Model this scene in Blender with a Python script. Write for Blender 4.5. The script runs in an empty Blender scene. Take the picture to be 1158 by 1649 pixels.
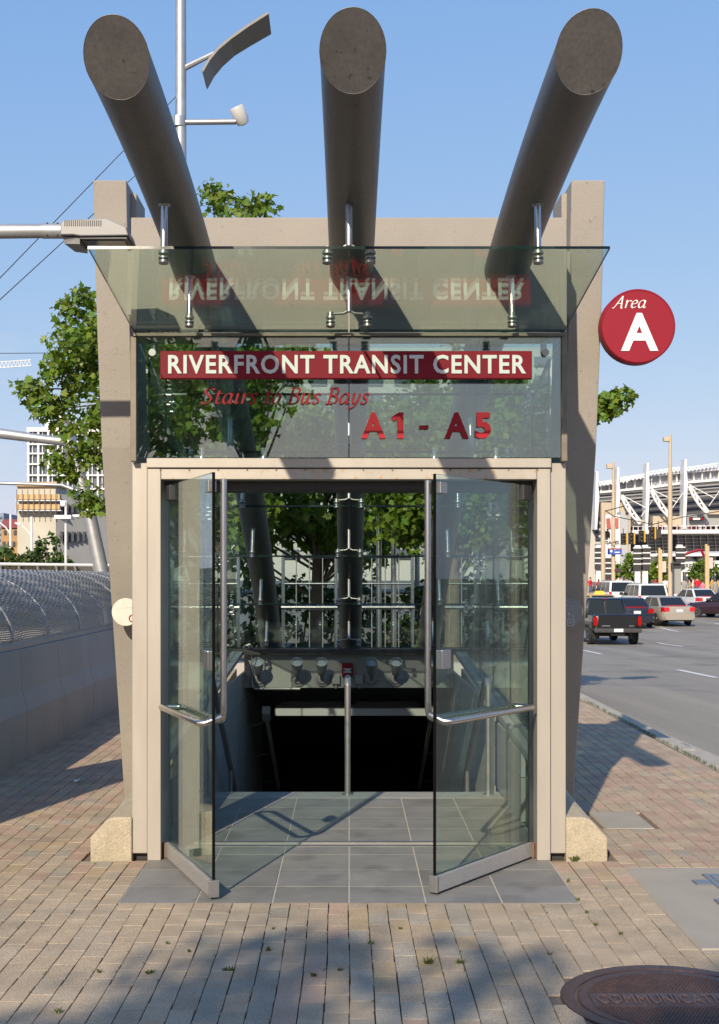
import bpy, bmesh, math, random
import numpy as np
from mathutils import Vector, Matrix

R = math.radians
SC = bpy.context.scene
COL = SC.collection
rnd = random.Random(7)

# ------------------------------------------------------------------ camera
EYE = 1.65                 # eye height
FPX, CX, HY = 2050.0, 562.0, 930.0     # focal length in photo pixels, vanishing point
cam_d = bpy.data.cameras.new('camera')
cam = bpy.data.objects.new('camera', cam_d)
COL.objects.link(cam)
cam.location = (0, 0, EYE)
cam.rotation_euler = (R(90), 0, 0)
cam_d.sensor_width = 36.0
cam_d.sensor_fit = 'AUTO'
cam_d.lens = FPX / 1649.0 * 36.0
cam_d.shift_x = (579.0 - CX) / 1649.0
cam_d.shift_y = (HY - 824.5) / 1649.0
cam_d.clip_start = 0.05
cam_d.clip_end = 6000
SC.camera = cam

# ------------------------------------------------------------------ sky and sun
SUN_TO = Vector((0.485, 1.72, -1.0)).normalized()      # the way the light travels
SUN_EL = math.asin(-SUN_TO.z)
SUN_AZ = math.atan2(-SUN_TO.x, -SUN_TO.y)
world = bpy.data.worlds.new('World')
SC.world = world
world.use_nodes = True
wn = world.node_tree
wn.nodes.clear()
w_out = wn.nodes.new('ShaderNodeOutputWorld')
w_bg = wn.nodes.new('ShaderNodeBackground')
w_sky = wn.nodes.new('ShaderNodeTexSky')
w_sky.sky_type = 'NISHITA'
w_sky.sun_disc = False
w_sky.sun_elevation = SUN_EL
w_sky.sun_rotation = SUN_AZ
w_sky.air_density = 1.0
w_sky.dust_density = 0.6
w_sky.ozone_density = 3.0
w_bg.inputs['Strength'].default_value = 0.15
# thin wisps of cloud, low over the horizon all the way round
w_tc = wn.nodes.new('ShaderNodeTexCoord')
w_map = wn.nodes.new('ShaderNodeMapping')
w_map.inputs['Scale'].default_value = (2.2, 2.2, 7.0)
w_noise = wn.nodes.new('ShaderNodeTexNoise')
w_noise.inputs['Scale'].default_value = 2.6
w_noise.inputs['Detail'].default_value = 7
w_noise.inputs['Roughness'].default_value = 0.55
w_ramp = wn.nodes.new('ShaderNodeValToRGB')
w_ramp.color_ramp.elements[0].position = 0.54
w_ramp.color_ramp.elements[0].color = (0, 0, 0, 1)
w_ramp.color_ramp.elements[1].position = 0.80
w_ramp.color_ramp.elements[1].color = (0.75, 0.75, 0.75, 1)
w_mix = wn.nodes.new('ShaderNodeMixRGB')
w_mix.inputs['Color2'].default_value = (4.6, 4.5, 4.75, 1)
wn.links.new(w_tc.outputs['Generated'], w_map.inputs['Vector'])
wn.links.new(w_map.outputs['Vector'], w_noise.inputs['Vector'])
wn.links.new(w_noise.outputs['Fac'], w_ramp.inputs['Fac'])
w_sep = wn.nodes.new('ShaderNodeSeparateXYZ')
w_low = wn.nodes.new('ShaderNodeMapRange')
w_low.inputs['From Min'].default_value = 0.28; w_low.inputs['From Max'].default_value = 0.08
w_mul = wn.nodes.new('ShaderNodeMath'); w_mul.operation = 'MULTIPLY'
wn.links.new(w_tc.outputs['Generated'], w_sep.inputs[0]); wn.links.new(w_sep.outputs['Z'], w_low.inputs['Value'])
wn.links.new(w_low.outputs['Result'], w_mul.inputs[0]); wn.links.new(w_ramp.outputs['Color'], w_mul.inputs[1])
wn.links.new(w_mul.outputs[0], w_mix.inputs['Fac'])
w_spl = wn.nodes.new('ShaderNodeSeparateColor'); w_bal = wn.nodes.new('ShaderNodeCombineColor')      # per-channel colour grade: soften the sky's range
wn.links.new(w_sky.outputs['Color'], w_spl.inputs['Color'])
for ch, g_, c_ in (('Red', .70, 1.172), ('Green', .45, 1.742), ('Blue', .16, 3.632)):
    p_ = wn.nodes.new('ShaderNodeMath'); p_.operation = 'POWER'; p_.inputs[1].default_value = g_
    m_ = wn.nodes.new('ShaderNodeMath'); m_.operation = 'MULTIPLY'; m_.inputs[1].default_value = c_
    wn.links.new(w_spl.outputs[ch], p_.inputs[0]); wn.links.new(p_.outputs[0], m_.inputs[0]); wn.links.new(m_.outputs[0], w_bal.inputs[ch])
wn.links.new(w_bal.outputs['Color'], w_mix.inputs['Color1'])
wn.links.new(w_mix.outputs['Color'], w_bg.inputs['Color'])
wn.links.new(w_bg.outputs['Background'], w_out.inputs['Surface'])

sun_d = bpy.data.lights.new('sun', 'SUN')
sun_d.energy = 4.8
sun_d.angle = R(0.53)
sun_d.color = (1.0, 0.87, 0.68)
sun = bpy.data.objects.new('sun', sun_d)
COL.objects.link(sun)
sun.location = (-6, -20, 14)
sun.rotation_euler = SUN_TO.to_track_quat('-Z', 'Y').to_euler()

SC.view_settings.view_transform = 'Standard'
SC.view_settings.look = 'None'
SC.view_settings.exposure = 0.2
SC.view_settings.gamma = 1.0
SC.view_settings.use_curve_mapping = False
SC.render.engine = 'CYCLES'
SC.cycles.use_denoising = True
SC.cycles.max_bounces = 8
SC.cycles.diffuse_bounces = 4
SC.cycles.glossy_bounces = 4
SC.cycles.transmission_bounces = 6
SC.cycles.transparent_max_bounces = 24
SC.cycles.caustics_reflective = False
SC.cycles.caustics_refractive = False
SC.cycles.sample_clamp_indirect = 6.0

# ------------------------------------------------------------------ helpers
def px(x, y, d):
    """point seen at photo pixel (x, y), d metres in front of the camera"""
    return Vector(((x - CX) / FPX * d, d, EYE + (HY - y) / FPX * d))

def tag(o, label=None, cat=None, group=None, kind=None):
    if label: o['label'] = label
    if cat: o['category'] = cat
    if group: o['group'] = group
    if kind: o['kind'] = kind
    return o

def empty(name, loc=(0, 0, 0), label=None, cat=None, group=None):
    o = bpy.data.objects.new(name, None)
    COL.objects.link(o)
    o.location = loc
    o.empty_display_size = 0.2
    return tag(o, label, cat, group)

def world_inv(p):
    m = Matrix.Identity(4)
    q = p
    chain = []
    while q is not None:
        chain.append(q); q = q.parent
    for q in reversed(chain):
        m = m @ q.matrix_parent_inverse @ q.matrix_basis
    return m.inverted()

class MB:
    """collects shapes into one mesh"""
    def __init__(s):
        s.v = []; s.f = []; s.m = []; s.t = []
        s.cur = 0; s.tint = (1, 1, 1)
    def add(s, vs, fs):
        b = len(s.v)
        s.v += [tuple(p) for p in vs]
        for f in fs:
            s.f.append(tuple(i + b for i in f)); s.m.append(s.cur); s.t.append(s.tint)
        return s
    def box(s, x0, x1, y0, y1, z0, z1):
        return s.hexa([(x0, y0, z0), (x1, y0, z0), (x1, y1, z0), (x0, y1, z0),
                       (x0, y0, z1), (x1, y0, z1), (x1, y1, z1), (x0, y1, z1)])
    def hexa(s, p):
        return s.add(p, [(0, 3, 2, 1), (4, 5, 6, 7), (0, 1, 5, 4), (1, 2, 6, 5), (2, 3, 7, 6), (3, 0, 4, 7)])
    def brick(s, x0, x1, y0, y1, z0, z1, c=0.006):
        return s.add([(x0, y0, z0), (x1, y0, z0), (x1, y1, z0), (x0, y1, z0),
                      (x0, y0, z1 - c), (x1, y0, z1 - c), (x1, y1, z1 - c), (x0, y1, z1 - c),
                      (x0 + c, y0 + c, z1), (x1 - c, y0 + c, z1), (x1 - c, y1 - c, z1), (x0 + c, y1 - c, z1)],
                     [(8, 9, 10, 11), (0, 1, 5, 4), (1, 2, 6, 5), (2, 3, 7, 6), (3, 0, 4, 7),
                      (4, 5, 9, 8), (5, 6, 10, 9), (6, 7, 11, 10), (7, 4, 8, 11)])
    def prism(s, poly, ext):
        """closed polygon of 3D points, extruded by the vector ext"""
        n = len(poly); e = Vector(ext)
        a = [Vector(p) for p in poly]
        nrm = Vector((0, 0, 0))
        for i in range(n):
            nrm += a[i].cross(a[(i + 1) % n])
        if nrm.dot(e) > 0:
            a.reverse()
        b = [p + e for p in a]
        fs = [tuple(range(n)), tuple(reversed(range(n, 2 * n)))]
        fs += [(i, i + n, (i + 1) % n + n, (i + 1) % n) for i in range(n)]
        return s.add(a + b, fs)
    def cyl(s, p0, p1, r0, r1=None, n=12, caps=True):
        p0 = Vector(p0); p1 = Vector(p1); r1 = r0 if r1 is None else r1
        ax = (p1 - p0).normalized()
        u = ax.orthogonal().normalized(); w = ax.cross(u)
        vs = []
        for p, r in ((p0, r0), (p1, r1)):
            for i in range(n):
                a = 2 * math.pi * i / n
                vs.append(p + u * (r * math.cos(a)) + w * (r * math.sin(a)))
        fs = [(i, (i + 1) % n, (i + 1) % n + n, i + n) for i in range(n)]
        if caps:
            fs += [tuple(reversed(range(n))), tuple(range(n, 2 * n))]
        return s.add(vs, fs)
    def tube(s, pts, r, n=8, caps=True):
        """round tube along a path; r a number or a list"""
        pts = [Vector(p) for p in pts]
        k = len(pts)
        rr = r if isinstance(r, (list, tuple)) else [r] * k
        d0 = (pts[1] - pts[0]).normalized()
        u = d0.orthogonal().normalized()
        vs = []
        for i in range(k):
            d = (pts[min(i + 1, k - 1)] - pts[max(i - 1, 0)]).normalized()
            u = (u - d * u.dot(d)).normalized()
            w = d.cross(u)
            for j in range(n):
                a = 2 * math.pi * j / n
                vs.append(pts[i] + u * (rr[i] * math.cos(a)) + w * (rr[i] * math.sin(a)))
        fs = []
        for i in range(k - 1):
            for j in range(n):
                a = i * n + j; b = i * n + (j + 1) % n
                fs.append((a, b, b + n, a + n))
        if caps:
            fs += [tuple(reversed(range(n))), tuple(range((k - 1) * n, k * n))]
        return s.add(vs, fs)
    def lathe(s, prof, org, axis, n=16):
        """profile of (radius, height) along axis from org"""
        org = Vector(org); ax = Vector(axis).normalized()
        u = ax.orthogonal().normalized(); w = ax.cross(u)
        vs = []
        for r, h in prof:
            for j in range(n):
                a = 2 * math.pi * j / n
                vs.append(org + ax * h + u * (r * math.cos(a)) + w * (r * math.sin(a)))
        fs = []
        for i in range(len(prof) - 1):
            for j in range(n):
                a = i * n + j; b = i * n + (j + 1) % n
                fs.append((a, b, b + n, a + n))
        fs += [tuple(reversed(range(n))), tuple(range((len(prof) - 1) * n, len(prof) * n))]
        return s.add(vs, fs)
    def loft(s, rings, caps=True):
        n = len(rings[0]); vs = [p for r in rings for p in r]; fs = []
        for i in range(len(rings) - 1):
            for j in range(n):
                a = i * n + j; b = i * n + (j + 1) % n
                fs.append((a, b, b + n, a + n))
        if caps:
            fs += [tuple(reversed(range(n))), tuple(range((len(rings) - 1) * n, len(rings) * n))]
        return s.add(vs, fs)
    def mesh(s, name, mats):
        me = bpy.data.meshes.new(name)
        me.from_pydata(s.v, [], s.f)
        for m in (mats if isinstance(mats, (list, tuple)) else [mats]):
            me.materials.append(m)
        if any(s.m):
            me.polygons.foreach_set('material_index', s.m)
        if any(t != (1, 1, 1) for t in s.t):
            at = me.color_attributes.new('tint', 'FLOAT_COLOR', 'CORNER')
            cols = []
            for p, t in zip(me.polygons, s.t):
                cols += [t[0], t[1], t[2], 1.0] * p.loop_total
            at.data.foreach_set('color', cols)
        me.update()
        return me
    def build(s, name, mats, parent=None, smooth=False, bevel=0.0, local=False, angle=40):
        me = s.mesh(name, mats)
        o = bpy.data.objects.new(name, me)
        COL.objects.link(o)
        if smooth:
            me.polygons.foreach_set('use_smooth', [True] * len(me.polygons))
            try:
                me.set_sharp_from_angle(angle=R(angle))
            except Exception:
                pass
        if bevel:
            b = o.modifiers.new('bevel', 'BEVEL')
            b.width = bevel; b.segments = 2; b.limit_method = 'ANGLE'
        if parent is not None:
            o.parent = parent
            if not local:
                o.matrix_parent_inverse = world_inv(parent)
        return o

def link(me, name, parent=None, local=False):
    o = bpy.data.objects.new(name, me)
    COL.objects.link(o)
    if parent is not None:
        o.parent = parent
        if not local:
            o.matrix_parent_inverse = world_inv(parent)
    return o

def copy_tree(o, parent=None):
    c = o.copy(); COL.objects.link(c)
    if parent is not None:
        c.parent = parent
    for ch in list(o.children):
        copy_tree(ch, c)
    return c

# ------------------------------------------------------------------ materials
def mat(name, col, rough=0.6, metal=0.0, var=0.10, scale=6.0, bump=0.0, bscale=90.0, speck=0.0,
        sscale=260.0, tint=False, spec=0.5, stretch=None, stain=None, coat=0.0):
    m = bpy.data.materials.new(name); m.use_nodes = True
    nt = m.node_tree; nt.nodes.clear()
    N = nt.nodes.new; L = nt.links.new
    out = N('ShaderNodeOutputMaterial'); b = N('ShaderNodeBsdfPrincipled')
    L(b.outputs[0], out.inputs['Surface'])
    geo = N('ShaderNodeNewGeometry')
    vec = geo.outputs['Position']
    if stretch:
        mp = N('ShaderNodeMapping'); mp.inputs['Scale'].default_value = stretch
        L(vec, mp.inputs['Vector']); vec = mp.outputs['Vector']
    n1 = N('ShaderNodeTexNoise'); n1.inputs['Scale'].default_value = scale
    n1.inputs['Detail'].default_value = 6; n1.inputs['Roughness'].default_value = 0.6
    L(vec, n1.inputs['Vector'])
    mr = N('ShaderNodeMapRange')
    mr.inputs['From Min'].default_value = 0.25; mr.inputs['From Max'].default_value = 0.75
    mr.inputs['To Min'].default_value = 1 - var; mr.inputs['To Max'].default_value = 1 + var
    L(n1.outputs['Fac'], mr.inputs['Value'])
    mul = N('ShaderNodeVectorMath'); mul.operation = 'SCALE'
    mul.inputs[0].default_value = col[:3]
    L(mr.outputs['Result'], mul.inputs['Scale'])
    c = mul.outputs['Vector']
    if tint:
        at = N('ShaderNodeAttribute'); at.attribute_name = 'tint'
        mt = N('ShaderNodeVectorMath'); mt.operation = 'MULTIPLY'
        L(c, mt.inputs[0]); L(at.outputs['Color'], mt.inputs[1]); c = mt.outputs['Vector']
    if speck:
        n2 = N('ShaderNodeTexNoise'); n2.inputs['Scale'].default_value = sscale
        n2.inputs['Detail'].default_value = 2
        L(geo.outputs['Position'], n2.inputs['Vector'])
        r2 = N('ShaderNodeMapRange')
        r2.inputs['From Min'].default_value = 0.35; r2.inputs['From Max'].default_value = 0.65
        r2.inputs['To Min'].default_value = 1 - speck; r2.inputs['To Max'].default_value = 1 + speck
        L(n2.outputs['Fac'], r2.inputs['Value'])
        m2 = N('ShaderNodeVectorMath'); m2.operation = 'SCALE'
        L(c, m2.inputs[0]); L(r2.outputs['Result'], m2.inputs['Scale']); c = m2.outputs['Vector']
    if stain:
        scol, sc_, lo, hi = stain
        n3 = N('ShaderNodeTexNoise'); n3.inputs['Scale'].default_value = sc_
        n3.inputs['Detail'].default_value = 4
        L(geo.outputs['Position'], n3.inputs['Vector'])
        r3 = N('ShaderNodeMapRange')
        r3.inputs['From Min'].default_value = lo; r3.inputs['From Max'].default_value = hi
        L(n3.outputs['Fac'], r3.inputs['Value'])
        mx = N('ShaderNodeMixRGB'); mx.inputs['Color2'].default_value = (*scol, 1)
        L(r3.outputs['Result'], mx.inputs['Fac']); L(c, mx.inputs['Color1']); c = mx.outputs['Color']
    L(c, b.inputs['Base Color'])
    rr = N('ShaderNodeMapRange')
    rr.inputs['To Min'].default_value = max(0.02, rough - 0.08); rr.inputs['To Max'].default_value = min(1, rough + 0.08)
    L(n1.outputs['Fac'], rr.inputs['Value']); L(rr.outputs['Result'], b.inputs['Roughness'])
    b.inputs['Metallic'].default_value = metal
    b.inputs['Specular IOR Level'].default_value = spec
    if coat:
        b.inputs['Coat Weight'].default_value = coat
        b.inputs['Coat Roughness'].default_value = 0.05
    if bump:
        n4 = N('ShaderNodeTexNoise'); n4.inputs['Scale'].default_value = bscale
        n4.inputs['Detail'].default_value = 4
        L(geo.outputs['Position'], n4.inputs['Vector'])
        bp = N('ShaderNodeBump'); bp.inputs['Strength'].default_value = bump
        bp.inputs['Distance'].default_value = 0.01
        L(n4.outputs['Fac'], bp.inputs['Height']); L(bp.outputs['Normal'], b.inputs['Normal'])
    return m

def glass(name, tint, f0=0.045, rough=0.0):
    """flat architectural glass: tinted see-through plus mirror reflection growing towards grazing angles"""
    m = bpy.data.materials.new(name); m.use_nodes = True
    nt = m.node_tree; nt.nodes.clear()
    N = nt.nodes.new; L = nt.links.new
    out = N('ShaderNodeOutputMaterial'); mix = N('ShaderNodeMixShader')
    tr = N('ShaderNodeBsdfTransparent'); tr.inputs['Color'].default_value = (*tint, 1)
    gl = N('ShaderNodeBsdfGlossy'); gl.inputs['Roughness'].default_value = rough
    gl.inputs['Color'].default_value = (0.93, 1, 0.97, 1)
    lw = N('ShaderNodeLayerWeight'); lw.inputs['Blend'].default_value = 0.5
    pw = N('ShaderNodeMath'); pw.operation = 'POWER'; pw.inputs[1].default_value = 5
    ma = N('ShaderNodeMath'); ma.operation = 'MULTIPLY_ADD'
    ma.inputs[1].default_value = 1 - f0; ma.inputs[2].default_value = f0
    L(lw.outputs['Facing'], pw.inputs[0]); L(pw.outputs[0], ma.inputs[0])
    L(ma.outputs[0], mix.inputs['Fac']); L(tr.outputs[0], mix.inputs[1]); L(gl.outputs[0], mix.inputs[2])
    L(mix.outputs[0], out.inputs['Surface'])
    return m

def leaf_mat(name, col, trans=0.35):
    m = bpy.data.materials.new(name); m.use_nodes = True
    nt = m.node_tree; nt.nodes.clear()
    N = nt.nodes.new; L = nt.links.new
    out = N('ShaderNodeOutputMaterial'); mix = N('ShaderNodeMixShader')
    at = N('ShaderNodeAttribute'); at.attribute_name = 'tint'
    mu = N('ShaderNodeVectorMath'); mu.operation = 'MULTIPLY'; mu.inputs[1].default_value = col
    L(at.outputs['Color'], mu.inputs[0])
    b = N('ShaderNodeBsdfPrincipled'); b.inputs['Roughness'].default_value = 0.45
    L(mu.outputs[0], b.inputs['Base Color'])
    t = N('ShaderNodeBsdfTranslucent')
    m2 = N('ShaderNodeVectorMath'); m2.operation = 'MULTIPLY'; m2.inputs[1].default_value = (1.5, 1.5, 0.5)
    L(mu.outputs[0], m2.inputs[0]); L(m2.outputs[0], t.inputs['Color'])
    mix.inputs['Fac'].default_value = trans
    L(b.outputs[0], mix.inputs[1]); L(t.outputs[0], mix.inputs[2]); L(mix.outputs[0], out.inputs['Surface'])
    return m

def emit(name, col, s):
    m = bpy.data.materials.new(name); m.use_nodes = True
    nt = m.node_tree; nt.nodes.clear()
    out = nt.nodes.new('ShaderNodeOutputMaterial'); e = nt.nodes.new('ShaderNodeEmission')
    e.inputs['Color'].default_value = (*col, 1); e.inputs['Strength'].default_value = s
    nt.links.new(e.outputs[0], out.inputs['Surface'])
    return m

PANEL = mat('cast_stone', (0.315, 0.285, 0.248), 0.75, var=0.10, scale=1.6, bump=0.12, bscale=70, speck=0.05,
            sscale=120, stain=((0.25, 0.215, 0.18), 34, 0.62, 0.74))
CURB = mat('rough_concrete', (0.42, 0.36, 0.26), 0.85, var=0.18, scale=9, bump=0.5, bscale=120, speck=0.18, sscale=180)
STEEL_T = mat('weathered_steel_tube', (0.132, 0.122, 0.116), 0.5, metal=0.3, var=0.16, scale=5, speck=0.08, sscale=60,
              stretch=(1, 1, 1), stain=((0.07, 0.055, 0.045), 34, 0.64, 0.74))
FRAME = mat('champagne_aluminium', (0.425, 0.388, 0.335), 0.42, metal=0.25, var=0.06, scale=2.5, speck=0.03,
            stain=((0.36, 0.27, 0.18), 40, 0.70, 0.80), stretch=(3, 3, 0.6))
FRAME_R = mat('rust_stained_aluminium', (0.425, 0.388, 0.335), 0.45, metal=0.25, var=0.08, scale=5,
              stain=((0.42, 0.27, 0.12), 24, 0.56, 0.70))
STEEL = mat('brushed_stainless', (0.50, 0.48, 0.46), 0.28, metal=1.0, var=0.06, scale=8)
STEEL_D = mat('dull_stainless', (0.34, 0.33, 0.32), 0.42, metal=0.8, var=0.10, scale=8)
RAILM = mat('scuffed_aluminium_rail', (0.45, 0.43, 0.41), 0.45, metal=0.5, var=0.22, scale=30, stretch=(1, 1, 8))
DARKM = mat('dark_metal', (0.045, 0.043, 0.042), 0.5, metal=0.2)
BLACKS = mat('black_seal', (.004, .004, .004), .9, spec=.1)
GASKET = mat('weathered_bronze_gasket', (0.20, 0.17, 0.13), 0.6, metal=0.2, var=0.25, scale=12)
GLASS = glass('clear_green_glass', (0.87, 0.94, 0.91), 0.065)
GLASS_C = glass('canopy_glass', (0.87, 0.945, 0.90), 0.085)
GLASS_T = glass('transom_glass', (0.82, 0.90, 0.87), 0.13)
EDGE = mat('green_glass_edge', (0.006, 0.02, 0.018), 0.15)
RED = mat('red_enamel', (0.255, 0.007, 0.022), 0.5, var=0.05, scale=3, spec=0.25)
REDL = mat('red_acrylic_letter', (0.36, 0.010, 0.020), 0.5, var=0.04, spec=0.25)
WHITE = mat('white_enamel', (0.80, 0.80, 0.78), 0.4, var=0.03)
TILE = mat('grey_granite_tile', (0.212, 0.206, 0.188), 0.6, var=0.20, scale=3.5, stain=((.15, .142, .128), 3.0, .56, .72), speck=0.16, sscale=420, tint=True, bump=0.05)
GROUT = mat('pale_grout', (0.46, 0.43, 0.37), 0.9, var=0.1)
NOSE = mat('stone_stair_nosing', (0.30, 0.30, 0.28), 0.6, var=0.12, scale=7, speck=0.1)
BRICK = mat('clay_paver', (1.0, 1.0, 1.0), 0.88, var=0.20, scale=4.5, speck=0.24, sscale=210, stain=((.27, .225, .165), 2.2, .56, .80), bump=0.35, bscale=160, tint=True)
JOINT = mat('sandy_joint', (0.17, 0.135, 0.10), 0.95, var=0.25, scale=20, bump=0.3)
ASPH = mat('sun_bleached_asphalt', (0.25, 0.225, 0.185), 0.85, var=0.22, scale=1.1, stretch=(1, .05, 1), stain=((.17, .155, .135), .35, .55, .66), speck=0.16, sscale=60, bump=0.25, bscale=120)
EARTH = mat('dusty_ground', (0.17, 0.16, 0.14), 0.95, var=0.2, scale=0.3)
PAINT = mat('white_road_paint', (0.70, 0.69, 0.66), 0.7, var=0.14, scale=6)
KERB = mat('kerb_concrete', (0.40, 0.36, 0.30), 0.85, var=0.15, scale=5, speck=0.1, bump=0.2)
PAD = mat('grey_concrete_pad', (0.34, 0.305, 0.25), 0.85, var=0.12, scale=2.5, speck=0.08, bump=0.15)
IRON = mat('rusty_cast_iron', (0.082, 0.046, 0.040), 0.45, metal=0.45, var=0.3, scale=14, speck=0.2, sscale=120, bump=0.3)
WALLC = mat('grey_precast_concrete', (0.40, 0.375, 0.35), 0.85, var=0.12, scale=1.8, speck=0.06, bump=0.12, stretch=(1, 1, 0.4))
STONEP = mat('stair_wall_stone', (0.30, 0.30, 0.285), 0.6, var=0.12, scale=3, speck=0.1, sscale=240, tint=True)
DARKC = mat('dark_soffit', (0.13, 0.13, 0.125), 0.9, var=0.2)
GALV = mat('galvanised_steel', (0.42, 0.43, 0.44), 0.45, metal=0.6, var=0.12, scale=8)
MESHM = mat('woven_wire', (0.44, 0.43, 0.42), 0.5, metal=0.45, var=0.15, scale=20)
BARK = mat('tree_bark', (0.17, 0.13, 0.095), 0.9, var=0.3, scale=14, bump=0.5, bscale=40)
LEAF = leaf_mat('leaf_green', (0.135, 0.215, 0.030))
LEAF_D = leaf_mat('leaf_dark_green', (0.06, 0.105, 0.022), 0.25)
GREY_PL = mat('grey_plastic', (0.30, 0.30, 0.29), 0.5, var=0.06)
SKYWHITE = mat('pale_grey_paint', (0.55, 0.55, 0.54), 0.45, var=0.05)

# ------------------------------------------------------------------ lettering
def text_obj(name, s, x0, x1, z0, z1, y, depth, m, parent, bold=0.0, shear=0.0, spacing=1.0, flat=False):
    """block lettering fitted to the box x0..x1, z0..z1 on the plane Y=y, standing depth proud towards the viewer
    (flat=True: lying on the ground, z0..z1 then runs along Y and y is the height)"""
    cu = bpy.data.curves.new(name, 'FONT')
    cu.body = s; cu.size = 1.0; cu.offset = bold; cu.shear = shear; cu.space_character = spacing
    cu.extrude = 0.5; cu.resolution_u = 3
    o = bpy.data.objects.new('tmp_text', cu); COL.objects.link(o)
    bpy.context.view_layer.update()
    dg = bpy.context.evaluated_depsgraph_get()
    me = bpy.data.meshes.new_from_object(o.evaluated_get(dg), depsgraph=dg)
    bpy.data.objects.remove(o); bpy.data.curves.remove(cu)
    n = len(me.vertices); co = np.empty(n * 3); me.vertices.foreach_get('co', co); co = co.reshape(-1, 3)
    lo = co.min(0); hi = co.max(0)
    u = (co[:, 0] - lo[0]) / (hi[0] - lo[0]); w = (co[:, 1] - lo[1]) / (hi[1] - lo[1])
    t = (co[:, 2] - lo[2]) / (hi[2] - lo[2])
    if flat:
        new = np.stack([x0 + u * (x1 - x0), z0 + w * (z1 - z0), y + t * depth], 1)
    else:
        new = np.stack([x0 + u * (x1 - x0), y - t * depth, z0 + w * (z1 - z0)], 1)
    me.vertices.foreach_set('co', new.astype(np.float32).ravel())
    me.materials.clear(); me.materials.append(m); me.name = name; me.update()
    return link(me, name, parent)

def split_letters(o, name='letter'):
    """one object for each letter of a block lettering"""
    bm = bmesh.new(); bm.from_mesh(o.data); bmesh.ops.remove_doubles(bm, verts=bm.verts, dist=1e-5)
    seen = set(); par = o.parent; m = o.data.materials[0]
    for v0 in bm.verts:
        if v0 in seen: continue
        st = [v0]; isl = []; seen.add(v0)
        while st:
            v = st.pop(); isl.append(v)
            for e in v.link_edges:
                w = e.other_vert(v)
                if w not in seen: seen.add(w); st.append(w)
        ix = {v: i for i, v in enumerate(isl)}
        fs = {f for v in isl for f in v.link_faces}
        me = bpy.data.meshes.new(name)
        me.from_pydata([tuple(v.co) for v in isl], [], [[ix[v] for v in f.verts] for f in fs])
        me.materials.append(m); me.update(); link(me, name, par)
    bm.free(); bpy.data.objects.remove(o)

GLY = {
 'S': (.50, [[(.42, .6), (.33, .69), (.18, .68), (.1, .57), (.16, .44), (.3, .34), (.38, .2), (.31, .05), (.16, .0), (.03, .08)]]),
 't': (.33, [[(.14, .58), (.12, .2), (.14, .04), (.22, .01), (.3, .08)], [(.03, .44), (.28, .45)]]),
 'a': (.47, [[(.33, .38), (.24, .45), (.12, .4), (.05, .22), (.1, .04), (.2, .02), (.33, .2)], [(.35, .44), (.33, .1), (.37, .01), (.44, .08)]]),
 'i': (.26, [[(.04, .38), (.11, .43), (.1, .08), (.14, .01), (.22, .08)], [(.1, .6), (.14, .63)]]),
 'r': (.34, [[(.04, .38), (.1, .43), (.1, .0)], [(.1, .28), (.18, .4), (.28, .43), (.31, .38)]]),
 's': (.32, [[(.27, .39), (.18, .45), (.08, .39), (.1, .29), (.22, .19), (.24, .07), (.14, .0), (.03, .06)]]),
 'o': (.38, [[(.18, .45), (.06, .35), (.05, .12), (.16, .0), (.28, .1), (.3, .32), (.18, .45)]]),
 'B': (.48, [[(.1, .68), (.1, .0)], [(.02, .68), (.28, .68), (.37, .55), (.28, .38), (.12, .37)], [(.25, .37), (.4, .25), (.36, .06), (.2, .0), (.0, .0)]]),
 'u': (.48, [[(.03, .4), (.09, .44), (.08, .12), (.13, .01), (.22, .06), (.31, .3)], [(.32, .44), (.31, .08), (.36, .01), (.43, .08)]]),
 'y': (.40, [[(.03, .4), (.09, .44), (.09, .15), (.15, .02), (.25, .1), (.32, .42)], [(.32, .44), (.28, .1), (.2, -.12), (.08, -.2), (.0, -.15)]]),
 'A': (.58, [[(.0, .0), (.1, .05), (.38, .7)], [(.38, .7), (.46, .03), (.54, .0)], [(.16, .26), (.42, .26)]]),
 'e': (.36, [[(.07, .22), (.28, .28), (.28, .4), (.18, .45), (.07, .35), (.05, .15), (.14, .01), (.3, .08)]]),
 'N': (.62, [[(.05, .0), (.1, .68)], [(.1, .68), (.45, .0)], [(.45, .0), (.5, .68)]]),
 'm': (.62, [[(.04, .4), (.1, .43), (.1, .0)], [(.1, .3), (.2, .44), (.28, .4), (.28, .0)], [(.28, .3), (.4, .44), (.47, .4), (.46, .06), (.55, .05)]]),
 'k': (.42, [[(.1, .68), (.1, .0)], [(.32, .42), (.12, .22)], [(.16, .25), (.36, .02)]]),
 'n': (.44, [[(.04, .4), (.1, .43), (.1, .0)], [(.1, .3), (.22, .44), (.31, .38), (.3, .06), (.4, .05)]]),
 'g': (.40, [[(.3, .42), (.15, .45), (.06, .3), (.14, .15), (.27, .25), (.3, .42), (.26, -.1), (.1, -.2), (.02, -.12)]]),
}
def catmull(p, k=5):
    if len(p) < 3: return [Vector(q) for q in p]
    q = [Vector(a) for a in p]; q = [2 * q[0] - q[1]] + q + [2 * q[-1] - q[-2]]
    out = []
    for i in range(1, len(q) - 2):
        for j in range(k):
            t = j / k
            out.append(0.5 * ((2 * q[i]) + (q[i + 1] - q[i - 1]) * t + (2 * q[i - 1] - 5 * q[i] + 4 * q[i + 1] - q[i + 2]) * t * t
                              + (3 * q[i] - q[i - 1] - 3 * q[i + 1] + q[i + 2]) * t ** 3))
    out.append(q[-2])
    return out
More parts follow.
